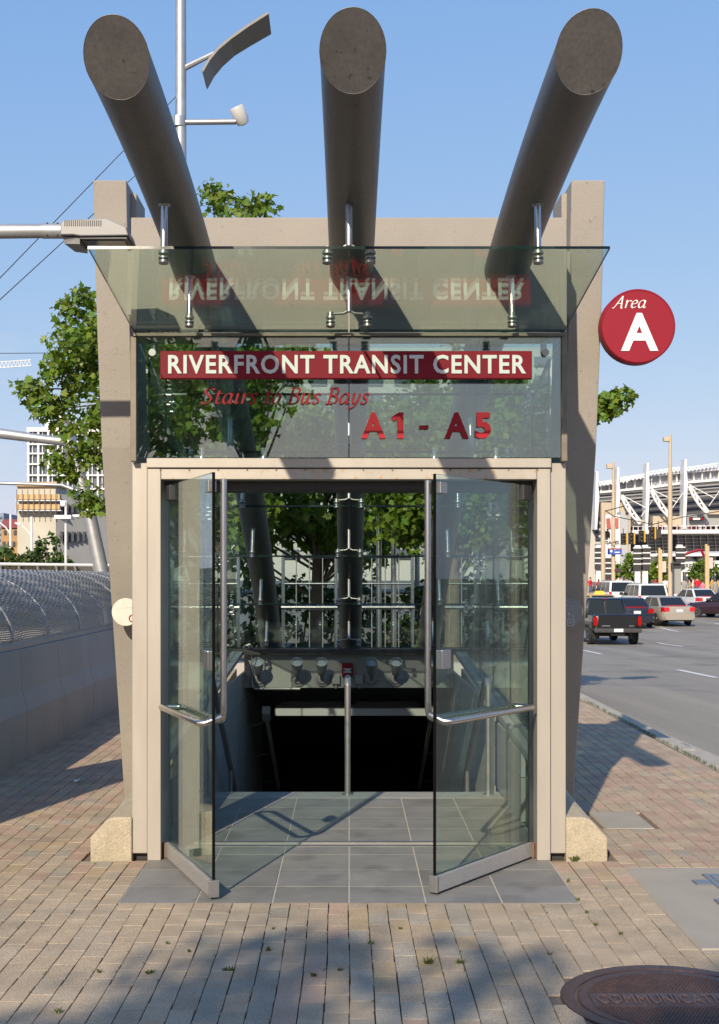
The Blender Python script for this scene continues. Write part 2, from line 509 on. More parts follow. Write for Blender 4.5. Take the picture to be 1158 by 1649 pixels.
def script_obj(name, s, x0, x1, zbase, size, y, depth, m, parent, shear=0.26, pen=0.055, tilt=0.0):
    """italic pen lettering with thick and thin strokes, on the plane Y=y"""
    adv = 0; strokes = []
    for ch in s:
        if ch == ' ':
            adv += .26; continue
        w, st = GLY[ch]
        for p in st:
            pts = [Vector((a.x + adv + shear * a.y, a.y)) for a in catmull(p)]
            strokes.append(pts)
        adv += w
    kx = (x1 - x0) / adv
    nib = Vector((math.cos(R(25)), math.sin(R(25)))) * pen
    mb = MB(); ct, st_ = math.cos(tilt), math.sin(tilt)
    def put(p, yy):
        a = p.x * kx; b = p.y * size
        return (x0 + a * ct - b * st_, yy, zbase + a * st_ + b * ct)
    for k, pts in enumerate(strokes):
        L = []; Rr = []
        for i, p in enumerate(pts):
            d = (pts[min(i + 1, len(pts) - 1)] - pts[max(i - 1, 0)])
            d = d.normalized() if d.length > 1e-6 else Vector((1, 0))
            q = Vector((-d.y, d.x)); h = max(abs(q.dot(nib)), 0.016)
            L.append(p + q * h); Rr.append(p - q * h)
        yf = y - depth - k * 0.00012
        n = len(pts)
        vs = [put(p, yf) for p in L] + [put(p, yf) for p in Rr] + [put(p, y) for p in L] + [put(p, y) for p in Rr]
        fs = []
        for i in range(n - 1):
            fs += [(i, i + n, i + n + 1, i + 1), (i + 2 * n, i, i + 1, i + 1 + 2 * n), (i + n, i + 3 * n, i + 3 * n + 1, i + n + 1)]
        fs += [(0, 2 * n, 3 * n, n), (n - 1, 2 * n - 1, 4 * n - 1, 3 * n - 1)]
        mb.add(vs, fs)
    return mb.build(name, m, parent)

# ================================================================== GROUND
def gz(y):
    """the street dips away from the station and rises again towards the stadium"""
    if y < 12: return -0.15
    if y < 48: return -0.15 - 0.70 * (y - 12) / 36
    if y < 60: return -0.85
    if y < 100: return -0.85 + 0.85 * (y - 60) / 40
    return 0.0

def sheet(name, xs, ys, zf, m, hole=None, parent=None):
    mb = MB(); nx = len(xs)
    vs = [(x, y, zf(y)) for y in ys for x in xs]
    fs = []
    for j in range(len(ys) - 1):
        for i in range(nx - 1):
            cx = (xs[i] + xs[i + 1]) / 2; cy = (ys[j] + ys[j + 1]) / 2
            if hole and hole[0] < cx < hole[1] and hole[2] < cy < hole[3]:
                continue
            a = j * nx + i
            fs.append((a, a + 1, a + 1 + nx, a + nx))
    mb.add(vs, fs)
    return mb.build(name, m, parent)

YS = [-60, -20, -5, 3, 9.6, 12, 16, 20, 22, 27, 32, 37, 42, 48, 54, 60, 66, 72, 80, 90, 100]
g = sheet('ground', [-1500, -200, -60, -20, -1.22, 1.22, 3.5, 24, 60, 200, 1500],
          [-1500, -200] + YS + [140, 220, 400, 900, 3000], lambda y: gz(y) - 0.06, EARTH, (-1.22, 1.22, 9.6, 22))
tag(g, kind='structure')
road = sheet('road', [3.45, 8, 12, 16, 20, 27], YS + [140, 175], lambda y: gz(y) - 0.006, ASPH)
tag(road, kind='structure')
k = 0
for X, spans in ((7.65, [(26.5, 29.6), (38.6, 41.6), (50.5, 53.5), (14.5, 17.5)]), (11.85, [(33, 36), (45.2, 48.9), (57, 60)]),
                 (15.25, [(59, 62.4), (47.5, 50.5), (71, 74)]), (19, [(63, 66), (50, 53)])):
    for a, b in spans:
        mb = MB()
        n = 3
        for i in range(n):
            ya = a + (b - a) * i / n; yb = a + (b - a) * (i + 1) / n
            mb.add([(X - .07, ya, gz(ya)), (X + .07, ya, gz(ya)), (X + .07, yb, gz(yb)), (X - .07, yb, gz(yb))], [(0, 1, 2, 3)])
        mb.build('lane_marking', PAINT, road)

# pavement: bed, kerb, bricks
XW, XK = -2.92, 3.16          # wall foot and kerb's back edge
HOLE = (-1.22, 1.22, 9.6, 22)
pave = sheet('pavement', [-6.0, -1.22, 1.22, XK], [-4, 3, 6.45, 9.6, 22, 30, 46], lambda y: -0.014, JOINT, HOLE)
tag(pave, kind='structure')
kb = MB()
yk = -4.0
while yk < 44:
    kb.brick(XK, XK + 0.17, yk + .004, yk + 1.8 - .004, -1.1 if yk > 20 else -0.35, 0.0 + rnd.uniform(-.002, .002), 0.012)
    yk += 1.8
kerb = kb.build('kerb', KERB); tag(kerb, kind='structure')
gut = sheet('gutter', [XK + .172, XK + .60], [-4, 3, 12, 16, 20, 27, 32, 37, 42, 46], lambda y: gz(y), KERB)
tag(gut, kind='structure')

CW, BL = 0.0975, 0.198
EXC = [(-1.17, 1.17, 6.45, 24), (-1.51, 1.51, 7.40, 15.2), (1.555, 3.10, 5.64, 7.24), (1.68, 2.02, 8.35, 8.95)]
MHC, MHR = Vector((1.27, 4.97)), 0.445
def free_spans(x0, x1, ya, yb):
    xm = (x0 + x1) / 2
    spans = [(ya, yb)]
    cuts = [(e[2], e[3]) for e in EXC if e[0] - .02 < xm < e[1] + .02]
    dx = abs(xm - MHC.x)
    if dx < MHR:
        h = math.sqrt(MHR ** 2 - dx ** 2); cuts.append((MHC.y - h, MHC.y + h))
    for c0, c1 in cuts:
        new = []
        for a, b in spans:
            if c1 <= a or c0 >= b: new.append((a, b)); continue
            if c0 > a: new.append((a, c0))
            if c1 < b: new.append((c1, b))
        spans = new
    return spans
def brick_tint(r, x=0.0, y=5.0):
    # pinker batches lie towards both sides, tan and grey ones in the middle
    pk = .10 + .38 * min(1, max(0, (abs(x + .1) - .9) / 1.2)) + .10 * math.sin(x * 2.3 + y * 1.7)
    k = r.random()
    if k < pk: c = (.415, .290, .206)
    elif k < pk + .40: c = (.422, .328, .222)
    elif k < .86: c = (.392, .314, .222)
    elif k < .95: c = (.345, .300, .228)
    else: c = (.425, .318, .190)
    v = r.uniform(.90, 1.07)
    return tuple(a * v for a in c)
allb = []
c0 = int(math.floor(XW / CW)) ; c1 = int(math.floor(XK / CW))
for c in range(c0, c1):
    xa, xb = c * CW, (c + 1) * CW
    if xb > XK: continue
    ph = (BL / 2 if c % 2 else 0) + rnd.uniform(-.02, .02)
    for a, b in free_spans(xa, xb, 3.4, 20.0):
        y = a
        first = math.ceil((a - ph) / BL) * BL + ph
        edges = [a]
        while first < b - .02:
            if first > a + .02: edges.append(first)
            first += BL
        edges.append(b)
        for e0, e1 in zip(edges[:-1], edges[1:]):
            if e1 - e0 < .02: continue
            allb.append((xa, xb, e0, e1))
def in_view(b):
    xm, ym = (b[0] + b[1]) / 2, (b[2] + b[3]) / 2
    return -562 / FPX * ym - .05 < xm < 596 / FPX * ym + .05 and ym > 4.66
vis = sorted([b for b in allb if in_view(b)], key=lambda b: b[2])
near = set(id(b) for b in vis[:300])
GAP, GAPY = .0021, .0009
bvar = {}
rb = random.Random(3)
for i in range(32):
    mb = MB(); mb.tint = brick_tint(rb, (i % 8) * .35 - 1.2, 5.0 + i * .1)
    mb.brick(-CW / 2 + GAP, CW / 2 - GAP, -BL / 2 + GAPY, BL / 2 - GAPY, -.02, 0, .0013)
    bvar[i] = mb.mesh('paver', BRICK)
rest = MB()
for b in allb:
    xm, ym = (b[0] + b[1]) / 2, (b[2] + b[3]) / 2
    wob = 0.0 if (abs(abs(xm) - 1.17) < .12 and ym > 6.3) else .004 * math.sin(ym * 2.7 + xm * .8) + rb.uniform(-.0012, .0012)
    z = rb.uniform(-.0007, .0007) + .0022 * math.sin(xm * 2.1 + ym * 1.3)
    if id(b) in near:
        o = bpy.data.objects.new('brick', bvar[min(7, max(0, int((xm + 1.38) / .35))) + 8 * rb.randrange(4)])
        COL.objects.link(o)
        o.location = (xm + wob, ym, z)
        o.rotation_euler = (rb.uniform(-.002, .002), rb.uniform(-.012, .012), rb.uniform(-.014, .014))
        o.scale = (1, (b[3] - b[2]) / BL, 1)
        o.parent = pave
    else:
        rest.tint = brick_tint(rb, xm, ym)
        rest.brick(b[0] + GAP + wob, b[1] - GAP + wob, b[2] + GAPY, b[3] - GAPY, -.02, z, .0013)
ro = rest.build('brick_field', BRICK, pave); tag(ro, kind='stuff')

# landing: granite tiles, threshold channel, nosing
land = sheet('landing', [-1.175, 1.175], [6.45, 9.6], lambda y: -.0035, GROUT); tag(land, kind='structure')
rt = random.Random(5)
rows = [6.45, 6.80, 7.19, 7.58, 7.80]
rows2 = [7.96, 8.36, 8.75, 9.14, 9.52]
tvar = []
for i in range(8):
    mb = MB(); v = rt.uniform(.9, 1.1); mb.tint = (v, v, v * rt.uniform(.98, 1.03))
    mb.brick(-.5, .5, -.5, .5, -1, 0, .004); tvar.append(mb.mesh('granite_tile', TILE))
for rr in (rows, rows2):
    for ya, yb in zip(rr[:-1], rr[1:]):
        for i in range(-3, 3):
            o = bpy.data.objects.new('granite_tile', tvar[rt.randrange(8)])
            COL.objects.link(o)
            o.location = ((i + .5) * .39, (ya + yb) / 2, rt.uniform(-.0006, .0006))
            o.scale = (.39 - .009, yb - ya - .008, .02)
            o.parent = land
mb = MB(); mb.box(-1.09, 1.09, 7.805, 7.845, -.02, .004); mb.box(-1.09, 1.09, 7.915, 7.955, -.02, .004)
mb.build('threshold_strip', STEEL_D, land)
mb = MB(); mb.box(-1.09, 1.09, 7.847, 7.913, -.02, -.007); mb.build('threshold_slot', DARKM, land)
mb = MB(); mb.brick(-1.16, 1.16, 9.523, 9.80, -.06, .001, .006); mb.build('stair_nosing', NOSE, land)

# concrete pad with hatch, small slab, manhole
pad = MB().brick(1.56, 3.09, 5.645, 7.235, -.05, .003, .01).build('concrete_pad', PAD); tag(pad, kind='structure')
hatch = empty('floor_hatch', (2.4, 6.4, 0), 'flat steel floor hatch set in the concrete pad right of the doors', 'hatch')
MB().brick(1.99, 2.98, 5.82, 7.02, -.02, .012, .004).build('lid', mat('hatch_steel', (.27, .275, .28), .5, metal=.5, var=.12, scale=4), hatch)
mb = MB()
mb.box(1.955, 1.985, 5.79, 7.05, 0, .010); mb.box(1.955, 3.01, 7.023, 7.05, 0, .0095); mb.box(1.955, 3.01, 5.79, 5.817, 0, .0095)
mb.build('frame', STEEL_D, hatch)
for yy in (6.86, 6.45, 6.05):
    MB().brick(1.86, 1.953, yy - .05, yy + .05, 0, .011, .004).build('hinge', STEEL_D, hatch)
sm = MB().brick(1.685, 2.015, 8.355, 8.945, -.03, .004, .01).build('junction_box_cover', PAD)
tag(sm, 'small pale concrete box cover let into the bricks behind the right curb', 'cover')
MB().lathe([(.50, -.03), (.50, -.006), (.43, -.004)], (MHC.x, MHC.y, 0), (0, 0, 1), 40).build('mortar_collar', JOINT, pave)
mh = empty('manhole_cover', (MHC.x, MHC.y, 0), 'round rusty iron manhole cover in the bricks at bottom right', 'manhole cover')
MB().lathe([(.44, -.03), (.44, .002), (.436, .0045), (.385, .0045), (.381, .0), (.381, -.03)], (MHC.x, MHC.y, 0), (0, 0, 1), 56).build('rim', IRON, mh, smooth=True, angle=30)
MB().lathe([(.376, -.03), (.376, .0), (.372, .002), (.36, .002)], (MHC.x, MHC.y, 0), (0, 0, 1), 56).build('lid', IRON, mh, smooth=True, angle=30)
mb = MB(); rq = .016
for i in range(-24, 25):
    for j in range(-24, 25):
        x, y = i * .0145 + (j % 2) * .007, j * .0145
        if x * x + y * y < .335 ** 2 and abs(y) > .086:
            mb.box(MHC.x + x - .0045, MHC.x + x + .0045, MHC.y + y - .0045, MHC.y + y + .0045, .0, .0045)
mb.build('tread_studs', IRON, mh)['kind'] = 'stuff'
mb = MB(); mb.brick(MHC.x - .325, MHC.x + .325, MHC.y - .078, MHC.y + .078, 0, .0042, .002); mb.build('name_bar', IRON, mh)
text_obj('lettering', 'COMMUNICATIONS', MHC.x - .30, MHC.x + .30, MHC.y - .050, MHC.y + .050, .0041, .004, mat('worn_iron', (.13, .085, .075), .5, metal=.4, var=.2), mh, bold=.0, flat=True)
# weeds in the joints
wd = MB(); rw = random.Random(9)
def tuft(x, y, n, s):
    for i in range(n):
        a = rw.uniform(0, 6.28); l = s * rw.uniform(.5, 1.2); tl = rw.uniform(.2, 1.1)
        p = Vector((x + rw.uniform(-.03, .03) * s * 18, y + rw.uniform(-.006, .006), 0))
        q = p + Vector((math.cos(a) * l * tl, math.sin(a) * l * tl, l))
        w = Vector((-math.sin(a), math.cos(a), 0)) * .0022
        g_ = rw.uniform(.7, 1.25); wd.tint = (g_, g_, g_ * .9)
        wd.add([p - w, p + w, (p + q) / 2 + w + Vector((0, 0, l * .15)), q, (p + q) / 2 - w + Vector((0, 0, l * .15))], [(0, 1, 2, 3, 4)])
for qx, qy, n, s in ((690, 1553, 40, .03), (740, 1552, 30, .022), (597, 1521, 14, .02), (432, 1531, 22, .02), (372, 1563, 16, .02),
                     (505, 1573, 22, .02), (548, 1563, 18, .015), (270, 1520, 8, .014), (305, 1533, 14, .012), (245, 1566, 14, .014),
                     (362, 1563, 14, .014), (160, 1566, 16, .016), (238, 1568, 18, .016), (645, 1497, 10, .014), (440, 1497, 8, .014),
                     (95, 1631, 16, .016), (885, 1537, 10, .015), (1000, 1505, 16, .016), (925, 1386, 40, .03), (915, 1420, 10, .02),
                     (930, 1450, 14, .018), (945, 1470, 12, .014), (960, 1490, 12, .014)):
    d = EYE * FPX / (qy - HY); tuft((qx - CX) / FPX * d, d, n, s)
for i in range(260):
    b = rw.choice(vis[:700]); tuft(b[0] + rw.uniform(-.004, .004), rw.uniform(b[2], b[3]), 2, .009)
for i in range(200):
    tuft(XK - .005, rw.uniform(9, 17), 3, .03)
wo = wd.build('joint_weeds', leaf_mat('weed_green', (.09, .13, .03), .2))
tag(wo, 'small green weeds sprouting in the joints between the paving bricks', 'weeds', kind='stuff')
# litter and leaf scraps
lt = random.Random(21)
scr = [('paper_scrap', WHITE, 124, 1260, .03, 'crumpled white paper scrap on the shaded bricks by the left wall')]
for nm, mm, qx, qy, s, lab in scr:
    d = EYE * FPX / (qy - HY); x = (qx - CX) / FPX * d
    mb = MB(); n = 7
    vs = [(x, d, .014)] + [(x + s * math.cos(6.28 * i / n) * lt.uniform(.7, 1.5), d + s * math.sin(6.28 * i / n) * lt.uniform(.7, 1.3), .006 + lt.uniform(0, .025)) for i in range(n)]
    vs2 = [(a, b, c - .0015) for a, b, c in vs]
    mb.add(vs + vs2, [(0, i + 1, (i + 1) % n + 1) for i in range(n)] + [(n + 1, n + 2 + (i + 1) % n, n + 2 + i) for i in range(n)]
           + [(i + 1, n + 2 + i, n + 2 + (i + 1) % n, (i + 1) % n + 1) for i in range(n)])
    o = mb.build(nm, mm); tag(o, lab, 'litter')

# ================================================================== STAIRWELL
SW = 1.16          # half width between the stair walls
stw = empty('stairwell', (0, 9.8, 0)); stw['kind'] = 'structure'
mb = MB()
nstep = 24
for i in range(nstep):
    y0 = 9.80 + i * .28; z1 = -(i + 1) * .17
    mb.box(-SW, SW, y0, y0 + .29, z1 - .3, z1 - i * .00001)
mb.build('stairs', NOSE, stw)
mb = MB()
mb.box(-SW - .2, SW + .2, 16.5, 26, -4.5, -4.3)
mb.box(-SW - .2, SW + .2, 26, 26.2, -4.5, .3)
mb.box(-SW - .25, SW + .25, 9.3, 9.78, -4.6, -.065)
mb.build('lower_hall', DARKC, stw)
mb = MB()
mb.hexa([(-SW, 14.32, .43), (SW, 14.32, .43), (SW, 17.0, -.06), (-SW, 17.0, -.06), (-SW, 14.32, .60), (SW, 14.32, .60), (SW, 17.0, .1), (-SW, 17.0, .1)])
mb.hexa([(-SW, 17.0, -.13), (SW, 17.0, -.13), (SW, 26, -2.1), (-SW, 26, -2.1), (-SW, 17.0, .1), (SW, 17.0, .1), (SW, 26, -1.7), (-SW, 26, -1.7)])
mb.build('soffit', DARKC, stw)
mb = MB(); mb.box(-.84, .92, 14.42, 14.50, .085, .165); mb.build('soffit_trim', SKYWHITE, stw)
# stone-clad stair walls, panel by panel
pv = []
rp = random.Random(11)
for i in range(8):
    mb = MB(); v = rp.uniform(.88, 1.12); mb.tint = (v, v, v * .98)
    mb.box(-.5, .5, -.5, .5, -.5, .5); pv.append(mb.mesh('wall_panel', STONEP))
def top_z(y): return .45 + (y - 7.5) * .06
for sd in (-1, 1):
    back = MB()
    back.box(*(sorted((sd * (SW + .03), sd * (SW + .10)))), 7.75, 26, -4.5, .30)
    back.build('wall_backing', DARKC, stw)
    for i in range(12):
        ya = 7.80 + i * .78; yb = ya + .78
        if ya > 16.9: break
        for j in range(-6, 2):
            za = j * .30; zb = za + .30
            if zb < -.62 * (ya - 9.8) - .6 or (ya < 9.7 and zb <= 0): continue
            if ya < 9.7 and za < 0: za = 0
            o = bpy.data.objects.new('wall_panel', pv[rp.randrange(8)]); COL.objects.link(o)
            zt = min(zb, top_z(ya) - .05)
            if zt - za < .05: continue
            o.location = (sd * (SW + .015 + rp.uniform(-.001, .001)), (ya + yb) / 2, (za + zt) / 2)
            o.scale = (.03, .78 - .006, zt - za - .006)
            o.parent = stw
            o.matrix_parent_inverse = world_inv(stw)

# ================================================================== ENTRANCE PAVILION
ent = empty('transit_entrance', (0, 7.5, 0),
            'stair entrance with three steel tubes, stone side walls and open glass doors', 'entrance')
# side walls: front edge curves back towards the ground
prof = [(4.135, 7.96), (3.645, 8.02), (3.1, 8.11), (2.49, 8.24), (1.8, 8.46), (1.14, 8.70), (.6, 8.89), (-.02, 9.10)]
for sd in (-1, 1):
    xo, xi = sd * 1.60, sd * 1.392
    poly = [(xo, y, z) for z, y in prof] + [(xo, y + .62, z) for z, y in reversed(prof)]
    MB().prism(poly, (xi - xo, 0, 0)).build('side_wall', PANEL, ent, bevel=.006)
    mb = MB()
    x0, x1 = sorted((sd * 1.356, sd * 1.390))
    mb.box(x0, x1, 8.12, 8.46, 3.72, 4.10)
    mb.build('wall_nib', PANEL, ent)
# beam
MB().box(-1.285, 1.285, 7.50, 7.85, 3.09, 3.772).build('lintel_beam', PANEL, ent, bevel=.006)
for sd in (-1, 1):
    x0, x1 = sorted((sd * 1.20, sd * 1.391)); MB().box(x0, x1, 7.99, 8.25, 3.30, 3.70).build('beam_seat', PANEL, ent)
MB().box(-1.20, 1.20, 7.852, 8.0, 3.30, 3.70).build('beam_rib', PANEL, ent)
# low curbs carrying the walls
for sd in (-1, 1):
    def ring(y, h, w0):
        s_ = [(1.268, 0), (w0, 0), (w0, h * .52), (w0 - .10, h * .95), (w0 - .14, h), (1.268, h)]
        return [(sd * x, y, z - .02 if z == 0 else z) for x, z in s_]
    rings = [ring(7.43, .25, 1.51), ring(8.25, .27, 1.515), ring(9.0, .30, 1.53), ring(9.6, .36, 1.62), ring(14.4, .62, 1.63)]
    if sd < 0: rings = [list(reversed(r)) for r in rings]
    MB().loft(rings).build('base_curb', CURB, ent, bevel=.008)
    x0, x1 = sorted((sd * 1.165, sd * 1.266))
    mb = MB()
    mb.hexa([(x0, 7.80, top_z(7.8) - .045), (x1, 7.80, top_z(7.8) - .045), (x1, 14.2, top_z(14.2) - .045), (x0, 14.2, top_z(14.2) - .045),
             (x0, 7.80, top_z(7.8)), (x1, 7.80, top_z(7.8)), (x1, 14.2, top_z(14.2)), (x0, 14.2, top_z(14.2))])
    mb.build('coping', NOSE, ent)
# rear fascia
mb = MB(); mb.box(-SW, SW, 14.10, 14.30, .43, .80); mb.build('rear_fascia', mat('pale_fascia_concrete', (.34, .345, .32), .7, var=.1, scale=4), ent)
mb = MB(); mb.box(-1.27, 1.27, 13.98, 14.34, .802, .862); mb.build('rear_sill', DARKM, ent)
# steel tubes bent to a wide arc
TR, TY0, TZ = 20.3, 4.5, 3.68
def tz(y, off=0.0):
    r = TR - off
    return TZ - TR + math.sqrt(r * r - (y - TY0) ** 2)
TUBE_R = .128
for X, y_start in ((-.905, 4.86), (.015, 4.80), (.925, 4.81)):
    pts = []; n = 40
    for i in range(n + 1):
        y = y_start + (15.9 - y_start) * i / n
        pts.append((X, y, tz(y)))
    mb = MB(); nn = 40
    rings = []
    for i, p in enumerate(pts):
        q0 = Vector(pts[max(i - 1, 0)]); q1 = Vector(pts[min(i + 1, n)])
        d = (q1 - q0).normalized(); u = Vector((1, 0, 0)); w = u.cross(d)
        ring_ = []
        for j in range(nn):
            a = 2 * math.pi * j / nn
            off = u * (TUBE_R * math.cos(a)) + w * (TUBE_R * math.sin(a))
            q = Vector(p) + off
            if i == 0:                      # raked end: the top reaches further out than the bottom
                q += d * (.10 - off.z * .72)
            elif i == 1:
                q += d * max(0, .0 - off.z * .12)
            ring_.append(q)
        rings.append(ring_)
    mb.loft(rings, caps=False)
    tb = mb.build('tube', STEEL_T, ent, smooth=True, angle=60)
    cap = MB(); c = sum(rings[0], Vector()) / nn
    cap.add([p + (c - p) * .004 + Vector((0, -.0006, 0)) for p in rings[0]], [tuple(range(nn))])
    cap.build('end_cap', STEEL_T, tb)
    MB().tube([rings[0][j] for j in list(range(nn)) + [0]], .0015, 5).build('weld_seam', STEEL_T, tb)
# glass roof panes and canopy panes
GOFF = .39
SEAM = [6.10, 7.40, 8.55, 9.70, 10.85, 11.95, 13.03, 14.02]
def pane(name, quad, th, nrm, m, parent):
    """four corners -> thin slab with dark green edges"""
    q = [Vector(p) for p in quad]; t = Vector(nrm).normalized() * th
    mb = MB()
    vs = q + [p + t for p in q]
    mb.add(vs, [(0, 3, 2, 1), (4, 5, 6, 7)])
    mb.cur = 1
    mb.add(vs, [(0, 1, 5, 4), (1, 2, 6, 5), (2, 3, 7, 6), (3, 0, 4, 7)])
    return mb.build(name, [m, EDGE], parent)
for i in range(len(SEAM) - 1):
    ya, yb = SEAM[i] + .004, SEAM[i + 1] - .004
    za, zb = tz(ya, GOFF), tz(yb, GOFF)
    for xa, xb in ((-1.252, -.004), (.004, 1.252)):
        pane('canopy_pane' if i == 0 else 'roof_pane', [(xa, ya, za), (xb, ya, za), (xb, yb, zb), (xa, yb, zb)], .014,
             (0, (za - zb), (yb - ya)), GLASS_C if i == 0 else GLASS, ent)
# side panes
for sd in (-1, 1):
    for i in range(1, len(SEAM) - 1):
        ya, yb = max(SEAM[i], 7.83) + .005, SEAM[i + 1] - .005
        x = sd * 1.225
        pane('side_pane', [(x, ya, top_z(ya) + .002), (x, yb, top_z(yb) + .002), (x, yb, tz(yb, GOFF) - .015), (x, ya, tz(ya, GOFF) - .015)], .012, (sd, 0, 0), GLASS, ent)
# transom
zt0, zt1 = 2.348, 3.078
for xa, xb in ((-1.232, -.003), (.003, 1.232)):
    pane('transom_pane', [(xa, 7.400, zt0), (xb, 7.400, zt0), (xb, 7.400, zt1), (xa, 7.400, zt1)], .012, (0, 1, 0), GLASS_T, ent)
for sd in (-1, 1):
    x0, x1 = sorted((sd * 1.234, sd * 1.268))
    MB().box(x0, x1, 7.385, 7.45, 2.325, 3.075).build('edge_strip', GASKET, ent, bevel=.003)
MB().box(-1.25, 1.25, 7.372, 7.398, 3.050, 3.066).build('canopy_joint', GASKET, ent)
# hanger rods with clamps
def hanger(X, y, spread):
    zt, zg = tz(y) - TUBE_R + .01, tz(y, GOFF)
    n = Vector((0, (y - TY0), math.sqrt((TR - GOFF) ** 2 - (y - TY0) ** 2))).normalized()
    top = Vector((X, y, zg)) + n * (GOFF - TUBE_R + .01)
    base = Vector((X, y, zg))
    mb = MB()
    if spread:
        j = base + n * .055
        mb.cyl(top, j, .0165, n=10)
        for s in (-1, 1):
            e = base + Vector((s * .105, 0, 0)) + n * .042
            mb.tube([j + n * .01, j + Vector((s * .03, 0, 0)) - n * .008, e], [.009, .008, .007], 8)
        o = mb.build('hanger_rod', STEEL_D, ent, smooth=True)
        ends = [base + Vector((s * .105, 0, 0)) for s in (-1, 1)]
    else:
        mb.cyl(top, base + n * .03, .0165, n=10)
        mb.lathe([(.03, 0), (.03, .012), (.0165, .014)], top - n * .012, n, 12)
        o = mb.build('hanger_rod', STEEL, ent, smooth=True)
        ends = [base]
    for e in ends:
        c = MB()
        c.lathe([(.017, -.034), (.025, -.032), (.025, -.018), (.015, -.016), (.015, -.010), (.026, -.009), (.026, -.001)], e, n, 14)
        c.lathe([(.026, .015), (.026, .028), (.018, .032), (.018, .05), (.012, .052)], e, n, 14)
        c.build('glass_clamp', STEEL_D, o, smooth=True, angle=30)
for X, sp in ((-.905, False), (.0, True), (.925, False)):
    for y in (6.22, 7.22, 8.50, 9.65, 10.80, 11.90, 12.98, 13.90):
        hanger(X, y, sp)
# corner brackets joining side panes and roof
for sd in (-1, 1):
    for y in SEAM[2:-1]:
        z = tz(y, GOFF) - .06
        x = sd * 1.20
        mb = MB()
        for dy in (-.07, .07):
            for dz in (-.03, .035):
                mb.lathe([(.02, 0), (.02, .03), (.012, .032)], (x + sd * .012, y + dy, z + dz - .02 * dy * 10), (-sd, 0, 0), 10)
            mb.cyl((x, y + dy, z + .02), (x, y + dy, z + .10), .009, n=8)
        mb.cyl((x - sd * .02, y - .08, z), (x - sd * .02, y + .08, z), .011, n=8)
        mb.build('corner_bracket', STEEL, ent, smooth=True)
    mb = MB()
    mb.cyl((sd * 1.14, 7.46, 3.02), (sd * 1.14, 7.46, 2.96), .018, n=12); mb.cyl((sd * 1.14, 7.395, 2.955), (sd * 1.14, 7.47, 2.955), .014, n=12)
    mb.cyl((sd * 1.14, 7.375, 2.955), (sd * 1.14, 7.398, 2.955), .021, n=14)
    mb.build('corner_bracket', STEEL_D, ent, smooth=True)
for X in (-.86, -.50, .50, .86):
    MB().lathe([(.026, 0), (.024, .012), (.012, .016), (.012, .05), (.016, .052), (.016, .062)], (X, 7.45, 2.346), (0, 0, 1), 12).build('glass_stud', STEEL, ent, smooth=True)
# door frame
fr = MB()
fr.box(-1.175, -1.097, 7.42, 7.56, 0.0, 2.286).build('frame_jamb', FRAME, ent, bevel=.004)
MB().box(1.097, 1.175, 7.42, 7.56, 0.0, 2.286).build('frame_jamb', FRAME, ent, bevel=.004)
MB().box(-1.096, 1.096, 7.422, 7.56, 2.222, 2.285).build('frame_head', FRAME_R, ent, bevel=.004)
MB().box(-1.178, 1.178, 7.406, 7.60, 2.289, 2.345).build('frame_head', FRAME, ent, bevel=.004)
for i in range(14):
    x = -1.1 + i * 2.2 / 13
    MB().lathe([(.0055, 0), (.005, .004), (.002, .005)], (x, 7.4215, 2.277), (0, -1, 0), 8).build('rivet', GASKET, ent)
for sd in (-1, 1):
    x0, x1 = sorted((sd * 1.179, sd * 1.270))
    MB().box(x0, x1, 7.45, 7.84, .035, 2.322).build('outer_fin', FRAME, ent, bevel=.005)
    x0, x1 = sorted((sd * 1.19, sd * 1.262))
    MB().box(x0, x1, 7.50, 7.80, -.01, .033).build('fin_foot', DARKM, ent)
MB().box(-1.096, 1.096, 7.565, 7.92, 2.175, 2.286).build('inner_head', DARKM, ent)
for sd in (-1, 1):
    x0, x1 = sorted((sd * 1.098, sd * 1.158))
    MB().box(x0, x1, 7.562, 7.80, .005, 2.174).build('inner_jamb', STEEL_D, ent)
